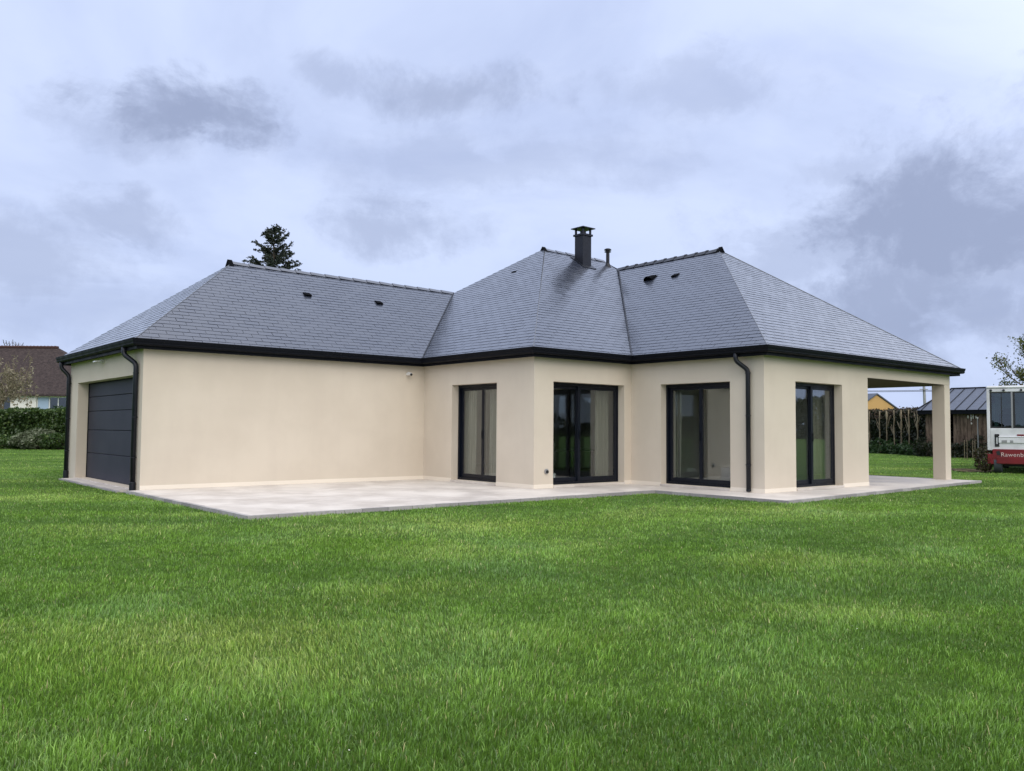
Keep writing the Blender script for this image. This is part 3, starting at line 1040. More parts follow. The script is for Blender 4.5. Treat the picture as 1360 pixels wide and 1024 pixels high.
# inner leaves beside the openings, so that the rooms close
def inner(p0, p1, ops, t0=0, t1=0):
    p0, p1 = Vector((*p0, 0)), Vector((*p1, 0)); L = (p1 - p0).length; d = (p1 - p0) / L; inn = Vector((-d.y, d.x, 0))
    cur = t0
    for (a, b, c, e) in sorted(ops) + [(L - t1, L - t1, 0, 0)]:
        if a > cur: iw.obox(p0 + d * cur + inn * .302 + Vector((0, 0, .031)), d * (a - cur), inn * .02, (0, 0, 2.515))
        if e: iw.obox(p0 + d * a + inn * .302 + Vector((0, 0, e)), d * (b - a), inn * .02, (0, 0, 2.546 - e))
        cur = b
inner((L1, -.35), (L1, -s1), [(W1o[0] - .35, W1o[1] - .35, 0, HEAD)], 0, .33)
inner((L1, -s1), (X2, -s1), [W2o], .33, -.25)
inner((X2, -s1), (X2, YE), [W3o], -.25, .33)
inner((X2, YE), (XT, YE), [W4o], .33, .33)
iw.build('interior_wall', M_['plaster'], house)


def curtain(p, q, label, h0=.05, h1=2.42, folds=9, amp=.045, sway=0.0):
    p, q = Vector((*p, 0)), Vector((*q, 0)); d = q - p; n = folds * 8
    nn = Vector((-d.y, d.x, 0)).normalized()
    mb = MB(); vs = []; zs = [h0, .7, 1.4, h1]
    for zi, z_ in enumerate(zs):
        for side in (0,):
            for i in range(n + 1):
                t_ = i / n
                o = amp * math.sin(t_ * folds * 2 * PI + .4 * math.sin(zi + t_ * 5)) * (1 - .25 * zi / 3)
                vs.append(p + d * t_ * (1 - sway * zi / 3) + nn * (o + side * .006) + Vector((0, 0, z_)))
    m = n + 1
    fs = []
    for zi in range(3):
        for side in (0,):
            b0 = zi * m; b1 = (zi + 1) * m
            fs += [(b0 + i, b0 + i + 1, b1 + i + 1, b1 + i) for i in range(n)]
    mb.add(vs, fs)
    return tag(mb.build('curtain', M_['curtain'], smooth=True), label, 'curtain')


curtain((L1 + .40, -1.12), (L1 + .40, -1.62), 'beige curtain drawn at the left of the narrow glass door', folds=6)
curtain((L1 + .40, -2.12), (L1 + .40, -2.55), 'beige curtain drawn at the right of the narrow glass door', folds=6)
curtain((8.95, -s1 + .42), (9.35, -s1 + .42), 'beige curtain behind the right pane of the widest glass door', folds=8)
curtain((X2 + .42, -4.95), (X2 + .42, -5.25), 'beige curtain behind the glass door next to the downpipe', folds=4)
curtain((12.35, YE + .5), (12.75, YE + .5), 'beige curtain behind the glass door beside the terrace', folds=5)

# a chair and a low chest stand just inside the widest door
chair = thing('chair', (7.62, -3.25, .03), 'dark high-backed chair inside the widest glass door', 'chair')
X_, Y_ = 7.62, -3.25
def bx(a, b):
    m_ = MB(); m_.box(a, b); return m_
bx((X_ - .22, Y_ - .22, .45), (X_ + .22, Y_ + .22, .52)).build('seat', M_['darkwood'], chair, bevel=.01)
bx((X_ - .22, Y_ - .26, .50), (X_ + .22, Y_ - .21, .98)).build('backrest', M_['darkwood'], chair, bevel=.01)
for sx in (-1, 1):
    for sy in (-1, 1):
        bx((X_ + sx * .19 - .02, Y_ + sy * .19 - .02, .03), (X_ + sx * .19 + .02, Y_ + sy * .19 + .02, .45)).build('leg', M_['darkwood'], chair)
box_ = thing('storage_box', (7.45, -3.62, .03), 'low white box on the floor inside the widest glass door', 'box')
bx((7.30, -3.72, .03), (7.66, -3.50, .25)).build('body', M_['white'], box_, bevel=.006)
bx((7.295, -3.725, .251), (7.665, -3.495, .28)).build('lid', M_['white'], box_, bevel=.004)
tbl = thing('table', (9.3, -2.2, .03), 'dark dining table standing deep inside behind the widest glass door', 'table')
bx((8.6, -2.6, .72), (10.1, -1.7, .76)).build('tabletop', M_['darkwood'], tbl, bevel=.005)
for sx in (8.68, 10.02):
    for sy in (-2.52, -1.78):
        bx((sx - .03, sy - .03, .03), (sx + .03, sy + .03, .72)).build('leg', M_['darkwood'], tbl)
# ------------------------------------------------------------------ foliage helpers


def leaf_mesh(name, m, pts, size, parent=None, aspect=.55, normals=None, jitter=.35, bend=True):
    """one mesh of many leaf-shaped quads (numpy)"""
    P = np.asarray(pts, float); n = len(P)
    sz = size * rng.uniform(1 - jitter, 1 + jitter, n)
    a = rng.normal(size=(n, 3)); a /= np.linalg.norm(a, axis=1)[:, None]
    if normals is not None:
        a = a * .8 + np.asarray(normals)
        a /= np.linalg.norm(a, axis=1)[:, None]
    b = rng.normal(size=(n, 3)); u = np.cross(a, b); u /= np.linalg.norm(u, axis=1)[:, None]
    v = np.cross(a, u)
    U = u * (sz * .5)[:, None]; V = v * (sz * .5 * aspect)[:, None]
    k = a * (sz * .12)[:, None]
    verts = np.stack([P - U, P + V + k, P + U, P - V + k], axis=1).reshape(-1, 3)
    me = bpy.data.meshes.new(name)
    me.vertices.add(4 * n); me.vertices.foreach_set('co', verts.astype(np.float32).ravel())
    me.loops.add(4 * n); me.loops.foreach_set('vertex_index', np.arange(4 * n, dtype=np.int32))
    me.polygons.add(n)
    me.polygons.foreach_set('loop_start', np.arange(0, 4 * n, 4, dtype=np.int32))
    me.polygons.foreach_set('loop_total', np.full(n, 4, dtype=np.int32))
    me.update(calc_edges=True)
    me.materials.append(m)
    o = bpy.data.objects.new(name, me); C.objects.link(o)
    if parent:
        o.parent = parent; o.matrix_parent_inverse = world_of(parent).inverted()
    return o


def limb_tree(mb, start, direction, length, r, depth, tips, spread=.6, up=.25, n=6, rs=None, shrink=.68, kids=(2, 3)):
    rs = rs or random
    p = Vector(start); d = Vector(direction).normalized()
    path = [p.copy()]; rads = [r]
    segs = 4
    for i in range(segs):
        d = (d + Vector((rs.gauss(0, .12), rs.gauss(0, .12), rs.gauss(0, .08) + up * .18))).normalized()
        p = p + d * length / segs
        path.append(p.copy()); rads.append(r * (1 - .45 * (i + 1) / segs))
        if depth <= 1: tips.append((p.copy(), d.copy(), depth))
    mb.tube(path, rads, n if depth > 1 else 4, caps=False)
    if depth == 0: return
    for _ in range(rs.randint(*kids) + 1):
        t = rs.uniform(.45, 1.0)
        i = min(segs - 1, int(t * segs)); q = path[i].lerp(path[i + 1], t * segs - i)
        ax = Vector((rs.gauss(0, 1), rs.gauss(0, 1), rs.gauss(0, .6))).normalized()
        nd = (d + ax * spread).normalized()
        limb_tree(mb, q, nd, length * shrink * rs.uniform(.8, 1.15), max(.008, r * .55), depth - 1, tips, spread, up, n, rs, shrink, kids)


def hedge_points(p, q, depth, z0, z1, n, top_noise=.1, face_noise=.16, seed=0):
    """leaf positions over the front, ends and top of a hedge running p->q (front on the right hand)"""
    p, q = np.array(p, float), np.array(q, float); L = np.linalg.norm(q - p); d = (q - p) / L; nn = np.array([d[1], -d[0]])
    r = np.random.default_rng(seed)
    s = r.uniform(0, L, n); t = r.uniform(0, 1, n)
    H = z1 - z0
    area_f, area_t = H, depth * .6
    top = t < area_t / (area_t + 2 * area_f)
    back = (~top) & (r.uniform(size=n) < .18)
    zz = np.where(top, z1, r.uniform(z0, z1, n))
    off = np.where(top, r.uniform(-depth, 0, n), np.where(back, -depth, 0))
    b = face_noise * vnoise(s * 1.3 + seed, zz * 1.5, seed) + face_noise * .6 * vnoise(s * 3.1, zz * 3.3, seed + 1)
    off = off + np.where(top, 0, b + r.normal(0, .06, n) - np.where(r.uniform(size=n) < .3, r.uniform(0, .3, n), 0))
    zz = zz + np.where(top, top_noise * vnoise(s * 1.7, off * 2, seed + 2) + r.normal(0, .05, n), 0)
    xy = p[None, :] + d[None, :] * s[:, None] + nn[None, :] * off[:, None]
    return np.column_stack([xy, zz])


def hedge(name, p, q, depth, z0, z1, n, size, leaf, core, label, cat='hedge', seed=0, group=None):
    p, q = Vector((*p, 0)), Vector((*q, 0))
    t = thing(name, ((p.x + q.x) / 2, (p.y + q.y) / 2, z0), label, cat, group)
    leaf_mesh('foliage', leaf, hedge_points(p[:2], q[:2], depth, z0, z1, n, seed=seed), size, t)
    d = (q - p).normalized(); nn = Vector((d.y, -d.x, 0))
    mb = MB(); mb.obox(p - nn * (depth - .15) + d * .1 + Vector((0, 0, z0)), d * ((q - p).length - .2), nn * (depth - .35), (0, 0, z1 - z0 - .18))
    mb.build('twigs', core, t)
    return t


def bush(name, c, rx, ry, h, n, size, leaf, label, cat='shrub', seed=0, z0=None, group=None):
    r = np.random.default_rng(seed)
    z0 = ZG if z0 is None else z0
    t = thing(name, (c[0], c[1], z0), label, cat, group)
    a = r.normal(size=(n, 3)); a /= np.linalg.norm(a, axis=1)[:, None]
    rad = r.uniform(.55, 1.0, n) ** .5
    lump = 1 + .25 * vnoise(a[:, 0] * 2.3 + seed, a[:, 1] * 2.3 + a[:, 2] * 2.1, seed)
    P = a * (rad * lump)[:, None]
    P = P[P[:, 2] > -.75]
    pts = np.column_stack([c[0] + P[:, 0] * rx, c[1] + P[:, 1] * ry, z0 + h * .48 + P[:, 2] * h * .52])
    leaf_mesh('foliage', leaf, pts, size, t)
    mb = MB()
    rs = random.Random(seed)
    for _ in range(7):
        an = rs.uniform(0, 2 * PI); k = rs.uniform(.2, .7)
        mb.tube([(c[0], c[1], z0 - .05), (c[0] + rx * k * .5 * math.cos(an), c[1] + ry * k * .5 * math.sin(an), z0 + h * .4), (c[0] + rx * k * math.cos(an), c[1] + ry * k * math.sin(an), z0 + h * .8)], [.03, .02, .008], 5)
    mb.build('stems', M_['bark'], t)
    return t


def flat(v): return (v.x, v.y)


def up_at(px, py, depth):
    return at(px, py, depth).z


# ------------------------------------------------------------------ left background: hedge, shrubs, neighbour's house, tree
hd = 46.5
pL, pR = at(-60, 560, hd), at(135, 560, hd)
zt = up_at(40, 545, hd)
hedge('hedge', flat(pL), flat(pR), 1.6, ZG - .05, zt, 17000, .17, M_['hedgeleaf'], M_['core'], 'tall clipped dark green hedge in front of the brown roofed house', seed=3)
c = at(47, 590, 45.2); bush('flowering_shrub', (c.x, c.y), 1.35, .8, 1.05, 2600, .15, M_['greyshrub'], 'pale grey green rounded shrub at the foot of the tall clipped hedge', seed=5)
c = at(78, 590, 45.3); bush('low_hedge', (c.x, c.y), 1.2, .6, .95, 2600, .14, M_['hedgeleaf'], 'low dark green bush beside the garage end, right of the pale shrub', seed=6)
c = at(10, 590, 45.4); bush('low_bush', (c.x, c.y), 1.6, .6, .75, 2400, .14, M_['hedgeleaf'], 'low dark bush at the left edge, against the tall clipped hedge', seed=8)
c = at(84, 540, 49.5); bush('garden_bush', (c.x, c.y), 1.1, .8, 2.45, 1800, .16, M_['ivyleaf'], 'green bush under the dark window of the brown roofed house', seed=9)
c = at(12, 545, 49.5); bush('garden_bush', (c.x, c.y), .55, .5, 2.2, 700, .14, M_['greyshrub'], 'thin light bush below the pale blue shutters of the brown roofed house', seed=10)

nd = 60.0
nh = thing('neighbour_house', (*flat(at(0, 590, nd)), ZG), 'white house with a steep brown tiled roof behind the clipped hedge', 'house')
A0, A1 = at(-220, 540, nd), at(136, 540, nd)
dv = Vector((A1.x - A0.x, A1.y - A0.y, 0)); NL = dv.length; dv.normalize(); nb = Vector((-dv.y, dv.x, 0))
ze, zr_ = up_at(40, 523, nd), up_at(40, 460.5, nd + 3.4)
o0 = Vector((A0.x, A0.y, 0))
DP = 7.6
nw = MB()
N_ops = []


def s_of(px): 
    g = at(px, 540, nd); return (Vector((g.x, g.y, 0)) - o0).dot(dv)


zw1, zw0 = up_at(40, 526.5, nd), up_at(40, 556, nd)
ops = [(s_of(-16), s_of(13.5), zw0, zw1), (s_of(48), s_of(93), zw0, zw1)]
pp0 = (o0.x, o0.y); pp1 = (o0.x + dv.x * NL, o0.y + dv.y * NL)
wall_face(nw, pp0, pp1, ZG - .2, ze, ops, .18)
e1 = o0 + dv * NL
for (u, v) in (((e1.x, e1.y), ((e1 + nb * DP).x, (e1 + nb * DP).y)), (((e1 + nb * DP).x, (e1 + nb * DP).y), ((o0 + nb * DP).x, (o0 + nb * DP).y)), (((o0 + nb * DP).x, (o0 + nb * DP).y), (o0.x, o0.y))):
    wall_face(nw, u, v, ZG - .2, ze, [], .1)
nw.build('wall', M_['offwhite'], nh)
rf = MB()
zz = lambda v, z: v + Vector((0, 0, z))
ov = .3
q0, q1, q2, q3 = o0 - dv * ov - nb * ov, e1 + dv * ov - nb * ov, e1 + dv * ov + nb * (DP + ov), o0 - dv * ov + nb * (DP + ov)
g = at(75, 461, nd + 3.8); sR = (Vector((g.x, g.y, 0)) - o0).dot(dv)
r0, r1 = o0 + dv * 3 + nb * DP / 2, o0 + dv * sR + nb * DP / 2
zE = ze - .05
rf.add([zz(q0, zE), zz(q1, zE), zz(q2, zE), zz(q3, zE), zz(r0, zr_), zz(r1, zr_), zz(q0, zE - .12), zz(q1, zE - .12), zz(q2, zE - .12), zz(q3, zE - .12)],
       [(0, 1, 5, 4), (1, 2, 5), (2, 3, 4, 5), (3, 0, 4), (0, 6, 7, 1), (1, 7, 8, 2), (2, 8, 9, 3), (3, 9, 6, 0), (6, 9, 8, 7)])
nr = rf.build('roof', M_['tile'], nh)
rc = MB()
for i in range(40):
    a_ = r0.lerp(r1, i / 40); b2 = r0.lerp(r1, (i + 1.06) / 40)
    rc.tube([zz(a_, zr_ + .02), zz(b2, zr_ + .0)], [.13, .11], 8)
rc.build('ridge', M_['ridgebrown'], nr)
for (a, b, c_, e) in ops:
    wn_ = MB()
    O = o0 + dv * a + nb * .12
    w = b - a; h = e - c_
    for (x0, x1) in ((0, .06), (w * .36 - .04, w * .36 + .04), (w * .62 - .03, w * .62 + .03), (w - .06, w)):
        wn_.obox(zz(O + dv * x0, c_), dv * (x1 - x0), nb * .05, (0, 0, h))
    wn_.obox(zz(O, e - .06), dv * w, nb * .045, (0, 0, .06))
    win = wn_.build('window', M_['white'], nh)
    gp = MB(); gp.obox(zz(O + nb * .03, c_), dv * w, nb * .015, (0, 0, h - .06)); gp.build('pane', M_['busglass'], win)
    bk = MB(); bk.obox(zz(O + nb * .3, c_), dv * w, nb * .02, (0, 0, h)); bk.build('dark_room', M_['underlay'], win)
    sh = MB()
    sh.obox(zz(O + dv * .065 - nb * .03, c_), dv * (w * .36 - .11), nb * .025, (0, 0, h - .07)); sh.build('shutter', M_['blueblind'], win)

# pale catkin tree in front of the neighbour's roof
c = at(-14, 590, 49.5)
wt_ = thing('catkin_tree', (c.x, c.y, ZG), 'bare tree hung with pale catkins before the brown tiled roof', 'tree')
mb = MB(); rs = random.Random(21); tips = []
limb_tree(mb, (c.x, c.y, ZG - .1), (.03, 0, 1), 2.4, .11, 3, tips, .6, .5, 7, rs, .72, (2, 3)); tips = tips[::4]
rightv = Vector((R_.x, R_.y, 0)).normalized()
for _ in range(34):   # drooping twigs on the near side
    b0 = Vector((c.x, c.y, rs.uniform(4.3, 5.7))) + rightv * rs.uniform(-.6, 2.0) + Vector((rs.gauss(0, .5), rs.gauss(0, .5), 0))
    pth = [b0]
    for i in range(6):
        b0 = b0 + rightv * rs.uniform(-.06, .12) + Vector((rs.gauss(0, .04), rs.gauss(0, .04), -.30)); pth.append(b0.copy()); tips.append((b0.copy(), Vector((0, 0, -1)), 0))
    mb.tube(pth, [.012, .011, .01, .009, .008, .007, .005], 4, caps=False)
for (px, y0, px2, y1) in ((31, 480, 39, 466), (33, 500, 43, 474), (40, 473, 43, 480)):
    a_, b_ = at(px, y0, 49.4), at(px2, y1, 49.4)
    mb.tube([a_, a_.lerp(b_, .5) + rightv * .05, b_], [.018, .014, .01], 5, caps=False)
mb.build('trunk', M_['palebark'], wt_)
P = []
for (p, d, dep) in tips:
    for _ in range(6): P.append(p + Vector((rs.gauss(0, .10), rs.gauss(0, .10), rs.gauss(0, .12))))
leaf_mesh('catkins', M_['catkin'], [tuple(p) for p in P], .19, wt_, aspect=.42)
# thin twigs of a farther tree rising past the neighbour's ridge
c = at(14, 590, 74)
ft = thing('bare_treetop', (c.x, c.y, ZG), 'bare thin twigs rising just above the brown ridge', 'tree')
mb = MB()
tz = up_at(14, 470, 74)
mb.tube([(c.x, c.y, ZG - .1), (c.x, c.y, tz - 1.5)], [.16, .07], 6)
for i, (px, py) in enumerate([(4, 451), (8, 452), (12, 453), (17, 451), (21, 454), (25, 455), (31, 455)]):
    e_ = at(px, py, 74 + (i % 3) * .2)
    m0 = Vector((c.x, c.y, tz - 1.6 + .1 * i)); mb.tube([m0, m0.lerp(e_, .55) + Vector((0, 0, -.15)), e_], [.05, .035, .022], 4, caps=False)
    for s_ in (-1, 1):
        q_ = m0.lerp(e_, .85); mb.tube([q_, q_ + rightv * .14 * s_ + Vector((0, 0, .22))], [.02, .01], 4, caps=False)
mb.build('trunk', M_['bark'], ft)

# ------------------------------------------------------------------ conifer behind the garage
c = at(358.5, 560, 43)
top = up_at(362.5, 301, 43)
base = Vector((c.x, c.y, ZG))
ct = thing('conifer', (c.x, c.y, ZG), 'dark conifer rising behind the garage roof', 'tree')
mb = MB(); rs = random.Random(4)
H = top - ZG
mb.tube([base + Vector((0, 0, -.2)), base + Vector((0, 0, H * .5)), base + Vector((0, 0, H * .85)), base + Vector((0, 0, H))], [.24, .16, .06, .012], 8)
needles = []
ndir = []


def spray(p, d, L, r):
    """one limb with hanging and side twigs carrying needles"""
    path = [p.copy()]; q = p.copy(); dd = d.copy()
    n = max(3, int(L / .16))
    for i in range(n):
        dd = (dd + Vector((rs.gauss(0, .05), rs.gauss(0, .05), -.05 + .16 * (i / n) + rs.gauss(0, .03)))).normalized()
        q = q + dd * L / n; path.append(q.copy())
        f = (i + 1) / n
        if f > .12:
            for s_ in (-1, 1):
                for _ in range(2):
                    sd_ = (dd * .7 + Vector((-dd.y, dd.x, 0)) * s_ * rs.uniform(.4, 1.1) + Vector((0, 0, rs.uniform(-.65, .05)))).normalized()
                    l2 = rs.uniform(.14, .36) * (1.15 - .5 * f)
                    for k_ in range(6):
                        needles.append(q + sd_ * l2 * (k_ + .3) / 6 + Vector((rs.gauss(0, .012), rs.gauss(0, .012), rs.gauss(0, .012))))
            for _ in range(3): needles.append(q + Vector((rs.gauss(0, .03), rs.gauss(0, .03), rs.gauss(0, .03))))
    mb.tube(path, [r * (1 - .8 * i / n) for i in range(n + 1)], 5, caps=False)


z = H * .30
while z < H - .12:
    f = (H - z) / H                                     # 0 at the tip
    L = min(2.8, .14 + .74 * (H - z) ** .78)
    for k_ in range(rs.randint(4, 6) if z < H * .9 else 4):
        if rs.random() < .16: continue
        an = rs.uniform(0, 2 * PI)
        el = .95 - .95 * min(1, f * 2.6) + rs.gauss(0, .18)
        d = Vector((math.cos(an), math.sin(an), el)).normalized()
        spray(base + Vector((0, 0, z + rs.uniform(-.08, .08))), d, L * rs.uniform(.6, 1.15), .012 + .05 * f)
    z += (.13 + .26 * f) * rs.uniform(.6, 1.4)
for (py, rr, L_) in ((345, -1, 1.55), (332, -1, .95), (338, 1, .95), (346, 1, 1.2)):
    spray(base + Vector((0, 0, up_at(360, py, 43) - ZG)), (Vector((R_.x, R_.y, 0)).normalized() * rr + Vector((0, 0, .12))).normalized(), L_, .03)
mb.build('trunk', M_['bark'], ct, smooth=True)
leaf_mesh('crown', M_['needle'], [tuple(p) for p in needles], .125, ct, aspect=.40)

# ------------------------------------------------------------------ right background
a0, a1 = at(1120, 600, 57.5), at(1262, 600, 44.5)
zt = up_at(1200, 545.5, 50)
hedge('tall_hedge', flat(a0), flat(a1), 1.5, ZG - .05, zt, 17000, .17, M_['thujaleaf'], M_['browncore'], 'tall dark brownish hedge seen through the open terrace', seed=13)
# brown dead twigs along its top edge
pts = hedge_points(flat(a0), flat(a1), .7, zt - .45, zt + .04, 3800, seed=14)
ht_ = bpy.data.objects['tall_hedge']
leaf_mesh('dead_top', M_['brownleaf'], pts + np.array([0, 0, 0]) + np.array([-.05 * FW.x, -.05 * FW.y, 0]), .12, ht_)
dh = Vector((a1.x - a0.x, a1.y - a0.y, 0)); hn = Vector((dh.y, -dh.x, 0)).normalized()
rs = random.Random(9)
for i, px in enumerate([1162, 1176, 1185.5, 1195.5, 1205, 1215.5, 1227]):
    f = (px - 1120) / 142.0
    # depth varies along the hedge
    t_ = f * 44.5 / (57.5 + f * (44.5 - 57.5)) if False else f
    lo, hi = 0.0, 1.0
    for _ in range(30):
        mdd = (lo + hi) / 2; w = a0.lerp(a1, mdd) - CAM
        x_ = 680 + F_PX * w.dot(R_) / w.dot(FW)
        if x_ < px: lo = mdd
        else: hi = mdd
    b0 = a0.lerp(a1, lo); b0 = Vector((b0.x, b0.y, ZG)) + hn * .34
    mb = MB()
    x = 0; path = []; rad = []
    for j in range(10):
        path.append(b0 + Vector((rs.gauss(0, .012), rs.gauss(0, .012), -.1 + j * (zt - ZG + .12) / 9)))
        rad.append(.050 - .002 * j + rs.uniform(-.006, .006) + (.045 if (j == 6 and i in (4, 5, 6)) or (j == 8 and i in (2, 4)) else 0))
    mb.tube(path, rad, 8)
    for _ in range(3):
        q_ = path[rs.randint(4, 8)]
        e_ = q_ + Vector((dh.x, dh.y, 0)).normalized() * rs.choice((-1, 1)) * rs.uniform(.3, .5) + Vector((0, 0, rs.uniform(.45, .9)))
        if e_.z < zt: mb.tube([q_, q_.lerp(e_, .5) + Vector((0, 0, -.06)), e_], [.02, .016, .010], 5)
    st_ = tag(mb.build('bare_tree', M_['palebark'], smooth=True), 'pale bare straight tree standing in the row against the tall brownish hedge', 'tree', 'bare trees in a row along the tall hedge')
# leafy undergrowth at its foot
pts = hedge_points(flat(a0.lerp(a1, 0) + hn * .9), flat(a1 + hn * .9), 1.0, ZG, ZG + .55, 5200, seed=15, face_noise=.3, top_noise=.35)
ug = leaf_mesh('undergrowth', M_['ivyleaf'], pts, .16); stuff(ug)

# ochre gable house, far
gd_ = 82
gh = thing('gable_house', (*flat(at(1160, 590, gd_)), ZG), 'ochre house with a pointed gable beyond the tall hedge', 'house')
rv = rightv; bv = Vector((-rv.y, rv.x, 0))
pk = at(1164, 524.5, gd_); er = at(1192, 545, gd_); el_ = at(1136, 545, gd_)
zp, zev = pk.z, er.z
wr = (er - pk).dot(rv)
b0 = Vector((pk.x, pk.y, 0))
mb = MB()
gp = [b0 - rv * wr + Vector((0, 0, ZG)), b0 + rv * wr + Vector((0, 0, ZG)), b0 + rv * wr + Vector((0, 0, zev)), b0 + Vector((0, 0, zp)), b0 - rv * wr + Vector((0, 0, zev))]
skew = (bv - rv * .55).normalized() * 9
gp2 = [p + skew for p in gp]
mb.add(gp + gp2, [(0, 1, 2, 3, 4), (9, 8, 7, 6, 5), (1, 6, 7, 2), (0, 4, 9, 5)])
mb.build('wall', M_['orange'], gh)
mb = MB()
for s_ in (-1, 1):
    e0 = b0 + rv * (wr + .15) * s_ + Vector((0, 0, zev - .06)) - skew.normalized() * .12; r_ = b0 + Vector((0, 0, zp + .05)) - skew.normalized() * .12
    n_ = Vector((0, 0, .12))
    P = [e0, r_, r_ + skew * 1.02, e0 + skew * 1.02]
    mb.add(P + [p + n_ for p in P], [(0, 1, 2, 3), (4, 5, 6, 7), (0, 1, 5, 4), (1, 2, 6, 5), (2, 3, 7, 6), (3, 0, 4, 7)])
mb.build('roof', M_['metalroof'], gh)

# utility pole and wires
pd = 74
c = at(1230.5, 560, pd); pt_ = up_at(1229, 513, pd)
up_ = thing('utility_pole', (c.x, c.y, ZG), 'thin grey utility pole behind the tall hedge beside the terrace pillar', 'pole')
mb = MB(); mb.tube([(c.x, c.y, ZG - .3), (c.x - .15, c.y + .1, pt_)], [.17, .11], 10); mb.build('post', M_['galv'], up_)
mb = MB(); mb.obox(Vector((c.x - .15, c.y + .1, pt_ - .3)) - rv * .35, rv * .7, bv * .07, (0, 0, .07)); mb.build('crossarm', M_['galv'], up_)
for i, (y0, y1, y2) in enumerate(((519.2, 520.2, 518.2), (520.6, 521.4, 519.6))):
    pts_ = []
    e0, e1_, e2 = at(1040, y0 - 1, pd), at(1135, y1, pd), at(1229, y2, pd)
    for t in [j / 12 for j in range(13)]: pts_.append(e0 * (1 - t) ** 2 + e1_ * 2 * t * (1 - t) + e2 * t ** 2)
    f0, f1, f2 = e2, at(1330, y1, pd), at(1440, y0, pd)
    for t in [j / 12 for j in range(1, 13)]: pts_.append(f0 * (1 - t) ** 2 + f1 * 2 * t * (1 - t) + f2 * t ** 2)
    mb = MB(); mb.tube(pts_, .022, 5)
    tag(mb.build('power_line', M_['dark']), ('upper' if i == 0 else 'lower') + ' of the two power lines crossing behind the terrace', 'power line')

# shed with standing seam roof
sd0, sd1 = at(1230, 600, 44.5), at(1400, 600, 40)
u = Vector((sd1.x - sd0.x, sd1.y - sd0.y, 0)); SL = u.length; u.normalize(); nbk = Vector((-u.y, u.x, 0))
S0_ = Vector((sd0.x, sd0.y, 0))
zev, zrd = up_at(1280, 545, 42), up_at(1280, 514.5, 44.5)
shed = thing('shed', (S0_.x, S0_.y, ZG), 'wooden shed with a dark standing seam metal roof behind the white and red vehicle', 'shed')
dp_ = 5.0
mb = MB()
# boards, every board its own strip
n = 34
for i in range(n):
    s_ = SL * i / n; w_ = SL / n
    if 1.0 < s_ < 1.35: continue
    mb.obox(S0_ + u * (s_ + .006) - nbk * random.uniform(.0, .02) + Vector((0, 0, ZG - .1)), u * (w_ - .012), nbk * .05, (0, 0, zev - ZG))
mb.obox(S0_ + nbk * .051 + Vector((0, 0, ZG - .1)), u * SL, nbk * .04, (0, 0, zev - ZG)) if False else None
mb.obox(S0_ + nbk * .06 + Vector((0, 0, ZG - .1)), u * .06, nbk * (dp_ - .06), (0, 0, zev - ZG + .05))
mb.obox(S0_ + u * (SL - .06) + nbk * .06 + Vector((0, 0, ZG - .1)), u * .06, nbk * (dp_ - .06), (0, 0, zev - ZG + .05))
mb.obox(S0_ + nbk * dp_ + Vector((0, 0, ZG - .1)), u * SL, nbk * .06, (0, 0, zev - ZG + .05))
mb.build('wall', M_['wood'], shed)
fb = MB(); fb.obox(S0_ - u * .3 - nbk * .3 + Vector((0, 0, zev - .16)), u * (SL + .6), nbk * .05, (0, 0, .20)); fb.obox(S0_ - u * .3 - nbk * .24 + Vector((0, 0, zev - .15)), u * (SL + .6), nbk * (dp_ + .5), (0, 0, .02))
fb.build('fascia', M_['dark'], shed)
rm = MB()
E0, E1 = S0_ - u * .35 - nbk * .36, S0_ + u * (SL + .35) - nbk * .36
B0, B1 = S0_ - u * .35 + nbk * (dp_ + .36), S0_ + u * (SL + .35) + nbk * (dp_ + .36)
hip = .35
Rg0, Rg1 = S0_ + u * hip + nbk * dp_ / 2, S0_ + u * (SL - hip) + nbk * dp_ / 2
ze_ = zev + .05
rm.add([zz(E0, ze_), zz(E1, ze_), zz(B1, ze_), zz(B0, ze_), zz(Rg0, zrd), zz(Rg1, zrd)], [(0, 1, 5, 4), (1, 2, 5), (2, 3, 4, 5), (3, 0, 4), (0, 3, 2, 1)])
sr = rm.build('roof', M_['metalroof'], shed)
sm = MB()
k_ = 0
s_ = .3
Lr = (E1 - E0).length
while s_ < Lr - .2:
    e_ = E0 + u * s_
    # seam climbs to the ridge or to the hip
    f = 1.0
    if s_ < hip + .35: f = s_ / (hip + .35)
    if s_ > Lr - hip - .35: f = (Lr - s_) / (hip + .35)
    tp = e_ + nbk * (dp_ / 2 + .36) * f
    sm.tube([zz(e_, ze_ + .02), zz(tp, ze_ + (zrd - ze_) * f + .02)], .022, 4)
    s_ += .56
sm.tube([zz(Rg0, zrd + .02), zz(Rg1, zrd + .02)], .04, 6); sm.tube([zz(E0, ze_ + .02), zz(Rg0, zrd + .02)], .035, 6)
sm.build('seams', M_['dark'], sr)
# small white ornaments hung on the boards
for (px, py, w_, h_) in ((1268.5, 553, .16, .16), (1274.5, 554, .11, .34), (1278.5, 552.5, .12, .24), (1284, 553.5, .14, .15), (1275.5, 562, .15, .10)):
    o_ = at(px, py, 41.9)
    t_ = (o_ - S0_).dot(u); pz = S0_ + u * t_ - nbk * .06
    mb = MB(); mb.tube([pz + Vector((0, 0, o_.z - h_ / 2)), pz + Vector((.02, 0, o_.z)), pz + Vector((-.02, 0, o_.z + h_ / 2))], [w_ * .12, w_ * .26, w_ * .10], 7)
    tag(mb.build('wall_ornament', M_['offwhite'], smooth=True), 'small white ornament hung on the shed boards', 'ornament', 'white ornaments on the shed wall')
